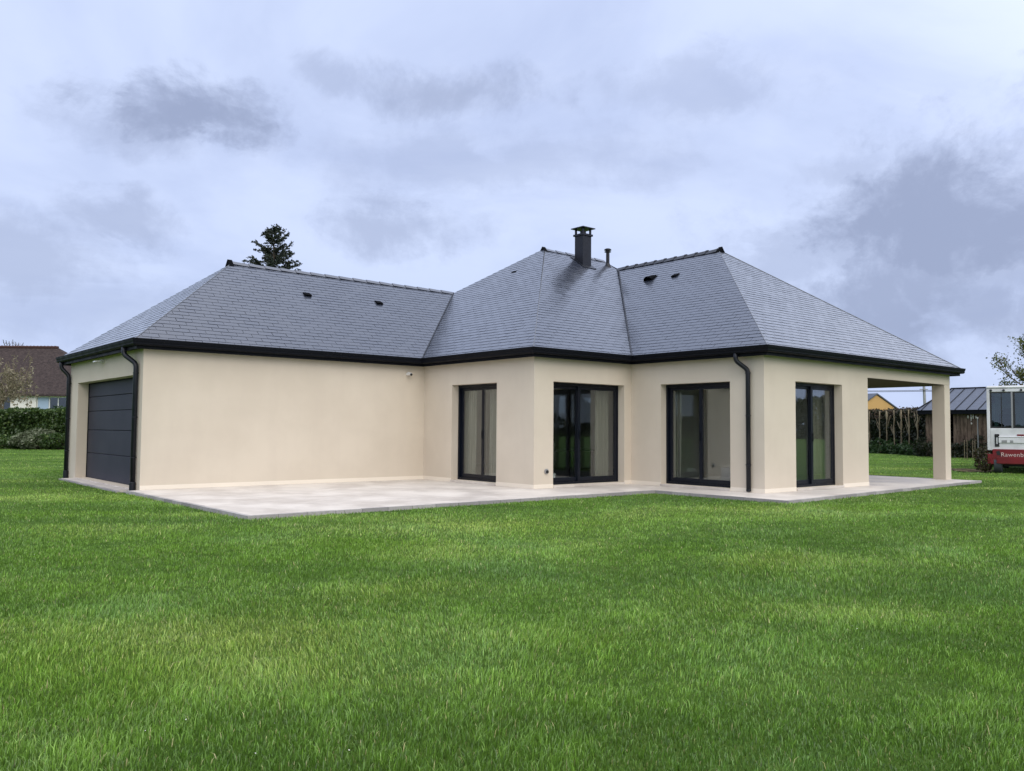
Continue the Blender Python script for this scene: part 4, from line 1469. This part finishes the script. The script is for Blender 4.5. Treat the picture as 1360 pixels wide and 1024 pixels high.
# weeds at the foot of the shed
pts = hedge_points(flat(S0_ - u * .4 - nbk * .5), flat(S0_ + u * 4.5 - nbk * .5), .9, ZG, ZG + .75, 3400, seed=33, face_noise=.4, top_noise=.5)
stuff(leaf_mesh('weeds', M_['thujaleaf'], pts, .15))
for i, px in enumerate((1281, 1284.5, 1292, 1295)):
    o_ = at(px, 610, 40.2); mb = MB(); mb.tube([(o_.x, o_.y, ZG - .2), (o_.x + .02, o_.y, ZG + .95)], [.017, .013], 7)
    tag(mb.build('garden_stake', M_['palebark']), 'thin pale stake standing in the weeds by the shed', 'stake', 'thin stakes in front of the shed')

# metal post and soil in front of the shed
c = at(1299.3, 600, 28.6)
mp = thing('metal_post', (c.x, c.y, ZG), 'thin galvanised post standing in the grass before the shed', 'post')
zt = up_at(1299.3, 556, 28.6)
mb = MB(); mb.tube([(c.x, c.y, ZG - .2), (c.x, c.y, zt)], .019, 8); mb.build('rod', M_['galv'], mp)
mb = MB(); mb.tube([(c.x, c.y, zt), (c.x, c.y, zt + .05)], .026, 8); mb.build('cap', M_['offwhite'], mp)
sp = MB()
n = 28
cc = at(1283, 626, 29.0)
ring = []
for j in range(n):
    a = 2 * PI * j / n
    rr = 1 + .25 * math.sin(3 * a + 1) + .15 * math.sin(5 * a)
    v_ = Vector((cc.x, cc.y, 0)) + rv * .95 * rr * math.cos(a) + bv * 1.1 * rr * math.sin(a)
    ring.append((v_.x, v_.y, float(ground_z(v_.x, v_.y)) + .012))
sp.add(ring + [(cc.x, cc.y, ZG + .07)], [(j, (j + 1) % n, n) for j in range(n)])
structure(sp.build('soil', M_['soil'], smooth=True))
c = at(1308.5, 626, 27.6)
bush('small_bush', (c.x, c.y), .26, .3, .85, 900, .085, M_['redleaf'], 'small reddish bush at the corner of the white and red vehicle', seed=41)

# ------------------------------------------------------------------ white and red vehicle, seen from its end
VO = at(1312.2, 630, 27.4); VO = Vector((VO.x, VO.y, ZG))
fwh = Vector((FW.x, FW.y, 0)).normalized()
va = (rightv * math.cos(math.radians(33)) - fwh * math.sin(math.radians(33))).normalized()   # along the visible end
vb = Vector((-va.y, va.x, 0))                                                                # away from the viewer
van = thing('camper_bus', (VO.x, VO.y, ZG), 'white and red bus parked on the lawn at the right edge', 'bus')
up = Vector((0, 0, 1))
K = .0272 * 1.0


def vbox(mb, a0, a1, b0, b1, z0, z1): mb.obox(VO + va * a0 + vb * b0 + up * (z0), va * (a1 - a0), vb * (b1 - b0), up * (z1 - z0))


VW, VL, VH = 2.15, 6.2, 2.74
wz0, wz1 = 1.46, 2.64            # window sill and head above the ground
def vpx(px): return (px - 1312.2) * .0216
mb = MB()
# end wall with its window opening, side walls, roof, floor
w0, w1, m0, m1 = vpx(1316.5), VW - .14, vpx(1344.2), vpx(1346.4)
vbox(mb, 0, w0, 0, .08, .74, VH); vbox(mb, w1, VW, 0, .08, .74, VH); vbox(mb, w0, w1, 0, .08, .74, wz0); vbox(mb, w0, w1, 0, .08, wz1, VH)
for a0_, a1_ in ((0, .07), (VW - .07, VW)):
    vbox(mb, a0_, a1_, .08, VL, .74, wz0); vbox(mb, a0_, a1_, .08, VL, wz1, VH)
    for q_ in (.08, 1.5, 3.0, 4.5, VL - .12): vbox(mb, a0_, a1_, q_, q_ + .12, wz0, wz1)
vbox(mb, .07, VW - .07, .08, VL, VH - .06, VH - .001); vbox(mb, 0, VW, VL, VL + .08, .74, VH); vbox(mb, .07, VW - .07, .08, VL, .74, .80)
# lip of the engine cover
vbox(mb, vpx(1327), VW - .3, -.035, -.001, 1.16, 1.20); vbox(mb, vpx(1327), VW - .3, -.028, -.001, .98, 1.155)
mb.build('body', M_['buswhite'], van, bevel=.03)
ro = MB(); vbox(ro, -.01, VW + .01, -.02, VL + .1, VH, VH + .10); ro.build('roof', M_['buswhite'], van, bevel=.05)
sk_ = MB()
vbox(sk_, vpx(1319), VW + .01, -.05, -.001, .30, .78); vbox(sk_, 0, vpx(1319) - .001, -.05, -.001, .30, .62)
vbox(sk_, vpx(1324), VW - .2, -.085, -.051, .32, .52)
vbox(sk_, -.012, -.001, .0, VL, .30, .72); vbox(sk_, VW + .001, VW + .012, 0, VL, .30, .72)
skirt = sk_.build('bumper', M_['red'], van, bevel=.02)
ca_ = MB()
ca_.add([VO + va * vpx(x) + vb * -.053 + up * z for x, z in ((1323.5, .70), (1328, .74), (1329.5, .58), (1325, .60))] + [VO + va * vpx(x) + vb * -.06 + up * z for x, z in ((1323.5, .70), (1328, .74), (1329.5, .58), (1325, .60))], [(0, 1, 2, 3), (7, 6, 5, 4), (0, 4, 5, 1), (1, 5, 6, 2), (2, 6, 7, 3), (3, 7, 4, 0)])
ca_.build('intake', M_['black'], skirt)
fr_ = MB()
vbox(fr_, w0, w0 + .05, .005, .06, wz0, wz1); vbox(fr_, w0 + .05, w1, .005, .06, wz1 - .04, wz1); vbox(fr_, w0 + .05, w1, .005, .06, wz0, wz0 + .05); vbox(fr_, vpx(1331), vpx(1332.2), .005, .06, wz0 + .05, wz1 - .04); vbox(fr_, m1, m1 + .06, .005, .06, wz0 + .05, wz1 - .04)
win = fr_.build('window', M_['black'], van)
pg = MB(); vbox(pg, w0 + .05, w1, .025, .033, wz0 + .05, wz1 - .04); pg.build('pane', M_['busglass'], win)
for s0_, s1_ in ((.2, 1.5), (1.62, 3.0), (3.12, 4.5), (4.62, VL - .12)):
    pg = MB(); vbox(pg, .02, .03, s0_, s1_, wz0, wz1); pg.build('side_pane', M_['busglass'], van)
    pg = MB(); vbox(pg, VW - .03, VW - .02, s0_, s1_, wz0, wz1); pg.build('side_pane', M_['busglass'], van)
pi_ = MB(); vbox(pi_, m0, m1, -.004, .06, wz0 - .0, wz1); pi_.build('pillar', M_['galv'], van)
for px in (1318.2, 1335.0, 1357.5):
    lm = MB(); c_ = VO + va * vpx(px) + up * 2.69; lm.tube([c_ - vb * .03, c_ + vb * .01], .038, 12); lm.build('marker_light', M_['black'], van)
tl = MB()
x0, x1 = vpx(1322), vpx(1328.0)
vbox(tl, x0, x1, -.02, -.001, .86, .93 + .02); vbox(tl, x0, x0 + .045, -.02, -.001, .95, 1.24); vbox(tl, x1 - .045, x1, -.02, -.001, .95, 1.24); vbox(tl, x0, x1, -.02, -.001, 1.16, 1.27)
lamp = tl.build('tail_light', M_['black'], van, bevel=.006)
le = MB(); vbox(le, x0 + .045, x1 - .045, -.012, -.001, .95, 1.16); le.build('lens', M_['lens'], lamp)
rs_ = MB(); vbox(rs_, vpx(1351), VW - .1, -.042, -.036, 1.205, 1.255) if False else vbox(rs_, vpx(1351), VW - .1, -.010, -.001, 1.215, 1.265); rs_.build('stripe', M_['red'], van)
for (p0_, p1_) in ((1331, 1338), (1342, 1346)):
    bd = MB(); vbox(bd, vpx(p0_), vpx(p1_), -.033, -.0285, .99, 1.07); bd.build('badge', M_['galv'], van)
# seats and a box of luggage inside
for sx in (.55, 1.45):
    st = MB(); vbox(st, sx - .24, sx + .24, .55, .70, .8, 1.95); vbox(st, sx - .24, sx + .24, .70, 1.15, 1.15, 1.28); vbox(st, sx - .14, sx + .14, .56, .66, 1.96, 2.12); st.build('seat', M_['black'], van, bevel=.04)
lg = MB(); vbox(lg, vpx(1329), vpx(1343), .16, .5, .8, 1.78); lg.build('rear_shelf', M_['black'], van, bevel=.02)
for q_ in ((1317.5, 1321.5, 1.52, 1.66), (1318.5, 1323, 2.28, 2.52)):
    gr_ = MB(); vbox(gr_, vpx(q_[0]), vpx(q_[1]), .10, .14, q_[2], q_[3]); gr_.build('speaker', M_['black'], van, bevel=.01)
# wheels
for (wa, wb) in ((.28, .75), (VW - .28, .75), (.28, 4.9), (VW - .28, 4.9)):
    c_ = VO + va * wa + vb * (wb - .45 if wb < 1 else wb) + up * .36
    wm_ = MB(); wm_.tube([c_ - va * .12, c_ - va * .10, c_ + va * .10, c_ + va * .12], [.31, .36, .36, .31], 26)
    wh = wm_.build('wheel', M_['tyre'], van)
    rm_ = MB(); rm_.tube([c_ - va * .126, c_ - va * .10], .20, 18); rm_.tube([c_ + va * .10, c_ + va * .126], .20, 18); rm_.build('rim', M_['galv'], wh)
un = MB(); vbox(un, .45, VW - .45, .2, VL - .2, .22, .735); un.build('underbody', M_['black'], van)
# pale lettering on the bumper
fc = bpy.data.curves.new('lettering', 'FONT'); fc.body = 'Rawenba'; fc.size = .19; fc.extrude = .002; fc.space_character = 1.05
lt_ = bpy.data.objects.new('lettering_source', fc); C.objects.link(lt_)
bpy.context.view_layer.update()
lme = bpy.data.meshes.new_from_object(lt_.evaluated_get(bpy.context.evaluated_depsgraph_get()))
bpy.data.objects.remove(lt_)
lo_ = bpy.data.objects.new('lettering', lme); C.objects.link(lo_)
lme.materials.clear(); lme.materials.append(M_['lettering'])
mw = Matrix.Identity(4); o_ = VO + va * vpx(1329.5) - vb * .0565 + up * .545
for i in range(3): mw[i][0], mw[i][1], mw[i][2], mw[i][3] = va[i], up[i], -vb[i], o_[i]
lo_.parent = skirt; lo_.matrix_parent_inverse = world_of(skirt).inverted(); lo_.matrix_basis = mw

# tree at the right behind the bus
c = at(1397, 600, 37)
rt = thing('olive_tree', (c.x, c.y, ZG), 'sparse olive green tree at the right edge behind the white and red bus', 'tree')
mb = MB(); rs = random.Random(12); tips = []
zt = up_at(1355, 440, 37)
bs = Vector((c.x, c.y, ZG))
mb.tube([bs - Vector((0, 0, .2)), bs + Vector((0, 0, 1.6))], [.16, .12], 8)
for (dx, L) in ((-.8, 2.7), (-.35, 3.1), (-.1, 2.8), (.2, 3.2), (.8, 2.8), (-1.15, 2.0), (1.5, 2.4)):
    limb_tree(mb, bs + Vector((0, 0, 1.4 + rs.uniform(0, .4))), rightv * dx * .75 + fwh * rs.gauss(0, .35) + Vector((0, 0, 1.1)), L * .74, .07, 3, tips, .62, .30, 6, rs, .62, (2, 3))
mb.build('trunk', M_['bark'], rt)
P = []
for (p, d, dep) in tips:
    if rs.random() < .10: continue
    dens = 15 if vnoise(np.array([p.x * 1.1]), np.array([p.z * 1.3 + p.y]), 3)[0] > -.25 else 1
    for _ in range(dens): P.append(p + Vector((rs.gauss(0, .12), rs.gauss(0, .12), rs.gauss(0, .12))))
leaf_mesh('crown', M_['autumnleaf'], [tuple(p) for p in P], .105, rt)

# far hedgerow across the fields (it shows in the window glass)
seg = []
cxx, cyy = CAM.x, CAM.y
for a0_ in np.arange(95, 400, 3.0):
    pass
r2 = np.random.default_rng(77)
n = 90000
ang = np.radians(np.where(r2.uniform(size=n) < .5, r2.uniform(88, 128, n), r2.uniform(88, 330, n))); rad = 130 + r2.normal(0, 3, n) + 14 * np.sin(ang * 7)
hh = 3.2 + 1.6 * vnoise(ang * 22, ang * 3, 5) + 1.2 * vnoise(ang * 60, ang * 9, 6) + np.where(ang < np.radians(128), 4.5 + 2 * vnoise(ang * 40, ang, 8), 0)
zz_ = ZG + r2.uniform(0, 1, n) * np.maximum(hh, 1.2)
pts = np.column_stack([cxx + np.sin(ang) * rad, cyy + np.cos(ang) * rad, zz_])
stuff(leaf_mesh('far_woods', M_['thujaleaf'], pts, np.where(ang < np.radians(128), .62, .95)))

# small white flower heads scattered in the turf
r3 = np.random.default_rng(5)
dd = 3.4 + 17 * r3.uniform(0, 1, 90) ** 1.4; xx = r3.uniform(-.62, .62, 90) * dd
fx = CAM.x + dd * fwh.x + xx * rightv.x; fy = CAM.y + dd * fwh.y + xx * rightv.y
ok = ~(((fx > PX0 - .2) & (fx < PX1 + .3) & (fy > PY1 - .2)) | ((fx > PX1 - .2) & (fy > PY2 - .2)) | ((fx > -.6) & (fy > -.2)))
fx, fy = fx[ok], fy[ok]
stuff(leaf_mesh('flowers', M_['offwhite'], np.column_stack([fx, fy, ground_z(fx, fy) + .034]), .007, aspect=.9, normals=np.tile([0, 0, 1.5], (len(fx), 1))))

# ------------------------------------------------------------------ grass blades


def build_grass():
    bx0 = np.array([CAM.x, CAM.y])
    f2 = np.array([FW.x, FW.y]); f2 /= np.linalg.norm(f2); r2_ = np.array([f2[1], -f2[0]])
    zones = [(2.2, 4.2, 11500, 1.0), (4.2, 6.5, 7200, 1.2), (6.5, 10, 3700, 1.6), (10, 16, 1650, 2.3), (16, 26, 640, 3.4), (26, 48, 200, 5.2)]
    XY = []; WS = []
    for (d0, d1, dens, ws) in zones:
        half = .66
        x1 = d1 * half + 1.2
        n = int(dens * (d1 - d0) * 2 * x1)
        d = rng.uniform(d0, d1, n); x = rng.uniform(-x1, x1, n)
        k = np.abs(x) < d * half + 1.2
        d, x = d[k], x[k]
        XY.append(bx0 + d[:, None] * f2 + x[:, None] * r2_); WS.append(np.full(len(d), ws) * (1 + (d - d0) / (d1 - d0) * .3))
    xy = np.concatenate(XY); ws = np.concatenate(WS)
    x, y = xy[:, 0], xy[:, 1]
    inside = ((x > PX0 - .005) & (x < PX1 + .02) & (y > PY1 - .005) & (y < 1)) | ((x > PX1 - .005) & (x < PX2 + .005) & (y > PY2 + (x - PX1) / (PX2 - PX1) * (PY3 - PY2) - .005) & (y < 7)) | ((x > -.325) & (x < 0) & (y > .40) & (y < 5.30)) | ((x > -.16) & (x < X3) & (y > -.01) & (y < W1 + .1))
    k = ~inside
    x, y, ws = x[k], y[k], ws[k]
    n = len(x)
    dist = np.hypot(x - CAM.x, y - CAM.y)
    big = vnoise(x * .55 + y * .2, y * .9 - x * .3, 21); med = vnoise(x * 1.9, y * 1.9, 22); sm = vnoise(x * 5.0, y * 5.0, 23) * .6 + vnoise(x * 11.0, y * 11.0, 28) * .6
    along = x * r2_[0] + y * r2_[1]; acr = x * f2[0] + y * f2[1]
    stripe = vnoise(along * .28, acr * 1.25, 24)
    h = (.033 + .007 * big + .009 * med + .015 * sm) * rng.uniform(.45, 1.35, n) + np.where(rng.uniform(size=n) < .04, .022, 0)
    h *= np.clip(1.10 - dist * .016, .74, 1.05)
    # taller right against the paving where the mower does not reach
    wdt = .0029 * rng.uniform(.7, 1.4, n) * ws
    h *= np.where(ws > 3, .95, 1)
    az = rng.uniform(0, 2 * np.pi, n)
    # prevailing lean differs by patch
    la = 2.6 * big + 1.8 * vnoise(x * .8, y * .8, 31)
    lean = np.clip(.32 + .30 * stripe + .25 * med, .05, .95) * h
    lx = np.cos(la) * lean * .38 + rng.normal(0, .34, n) * h; ly = np.sin(la) * lean * .38 + rng.normal(0, .34, n) * h
    z = ground_z(x, y)
    cx, cy = np.cos(az) * wdt / 2, np.sin(az) * wdt / 2
    v = np.empty((n, 5, 3), np.float32)
    v[:, 0] = np.column_stack([x - cx, y - cy, z - .004]); v[:, 1] = np.column_stack([x + cx, y + cy, z - .004])
    v[:, 2] = np.column_stack([x + cx * .8 + lx * .38, y + cy * .8 + ly * .38, z + h * .62]); v[:, 3] = np.column_stack([x - cx * .8 + lx * .38, y - cy * .8 + ly * .38, z + h * .62])
    v[:, 4] = np.column_stack([x + lx, y + ly, z + h * (1.0 - .25 * np.clip(np.hypot(lx, ly) / h, 0, 1))])
    me = bpy.data.meshes.new('grass')
    me.vertices.add(5 * n); me.vertices.foreach_set('co', v.ravel())
    base = (np.arange(n, dtype=np.int32) * 5)[:, None]
    li = np.concatenate([base + np.array([[0, 1, 2, 3]], np.int32), base + np.array([[3, 2, 4]], np.int32)], axis=1).ravel()
    me.loops.add(len(li)); me.loops.foreach_set('vertex_index', li.astype(np.int32))
    ls = np.empty(2 * n, np.int32); ls[0::2] = np.arange(n) * 7; ls[1::2] = np.arange(n) * 7 + 4
    lt = np.empty(2 * n, np.int32); lt[0::2] = 4; lt[1::2] = 3
    me.polygons.add(2 * n); me.polygons.foreach_set('loop_start', ls); me.polygons.foreach_set('loop_total', lt)
    # colour of each blade: its own plus the patch it grows in
    c_dark = np.array([.090, .195, .020]); c_mid = np.array([.180, .330, .042]); c_yel = np.array([.310, .400, .085]); c_straw = np.array([.42, .40, .18]); c_blue = np.array([.150, .290, .065])
    t1 = np.clip(.5 + .55 * stripe + .30 * med + .42 * sm + rng.normal(0, .32, n), 0, 1)[:, None]
    col = c_dark * (1 - t1) + c_mid * t1
    t2 = np.clip((stripe * .7 + big * .5 + rng.normal(0, .30, n) - .25) * 1.1, 0, 1)[:, None]
    col = col * (1 - t2) + c_yel * t2
    t3 = np.clip((vnoise(x * .9 + 7, y * .9, 41) + rng.normal(0, .3, n) - .45) * 1.3, 0, .8)[:, None]
    col = col * (1 - t3) + c_blue * t3
    st = (rng.uniform(size=n) < .016 + .03 * np.clip(vnoise(x * 2.3, y * 2.3, 51) - .45, 0, 1))[:, None]
    col = np.where(st, c_straw, col)
    col *= (rng.uniform(.5, 1.45, n) * np.clip(1 + .13 * stripe + .14 * sm, .6, 1.4))[:, None]
    at_ = me.attributes.new('tint', 'FLOAT_COLOR', 'FACE')
    cc = np.ones((2 * n, 4), np.float32); cc[0::2, :3] = col; cc[1::2, :3] = col
    at_.data.foreach_set('color', cc.ravel())
    me.update(calc_edges=False)
    m = bpy.data.materials.new('grass_blade'); m.use_nodes = True
    t = m.node_tree; t.nodes.clear(); k = NT(t)
    out = k.n('ShaderNodeOutputMaterial')
    a = k.n('ShaderNodeAttribute', attribute_name='tint')
    d = k.n('ShaderNodeBsdfDiffuse'); k.put(d.inputs[0], a.outputs[0])
    tr = k.n('ShaderNodeBsdfTranslucent'); k.put(tr.inputs[0], a.outputs[0])
    g = k.n('ShaderNodeBsdfGlossy'); g.inputs['Roughness'].default_value = .45
    m1_ = k.n('ShaderNodeMixShader'); m1_.inputs[0].default_value = .25; k.put(m1_.inputs[1], d.outputs[0]); k.put(m1_.inputs[2], tr.outputs[0])
    m2_ = k.n('ShaderNodeMixShader'); m2_.inputs[0].default_value = .05; k.put(m2_.inputs[1], m1_.outputs[0]); k.put(m2_.inputs[2], g.outputs[0])
    k.put(out.inputs[0], m2_.outputs[0])
    me.materials.append(m)
    o = bpy.data.objects.new('grass', me); C.objects.link(o)
    stuff(o)
    print('blades', n)


build_grass()


# ------------------------------------------------------------------ what the setting and the uncountable growth are
for nm, lab, cat in (('grass', 'short green mown grass of the lawn all round the house', 'grass'),
                     ('undergrowth', 'low leafy growth along the foot of the tall brownish hedge', 'undergrowth'),
                     ('weeds', 'dark weeds along the foot of the wooden shed', 'weeds'),
                     ('far_woods', 'distant dark line of trees across the fields, mirrored in the glass', 'woods'),
                     ('flowers', 'tiny pale flower heads scattered in the lawn', 'flowers'),
                     ('lawn', 'wide green lawn around the house reaching the horizon', 'lawn'),
                     ('patio', 'pale concrete patio slab with grey edging round the house', 'patio'),
                     ('path', 'narrow concrete strip in front of the garage door', 'path'),
                     ('soil', 'small patch of bare soil in the grass before the shed', 'soil')):
    o = bpy.data.objects.get(nm)
    if o: tag(o, lab, cat)
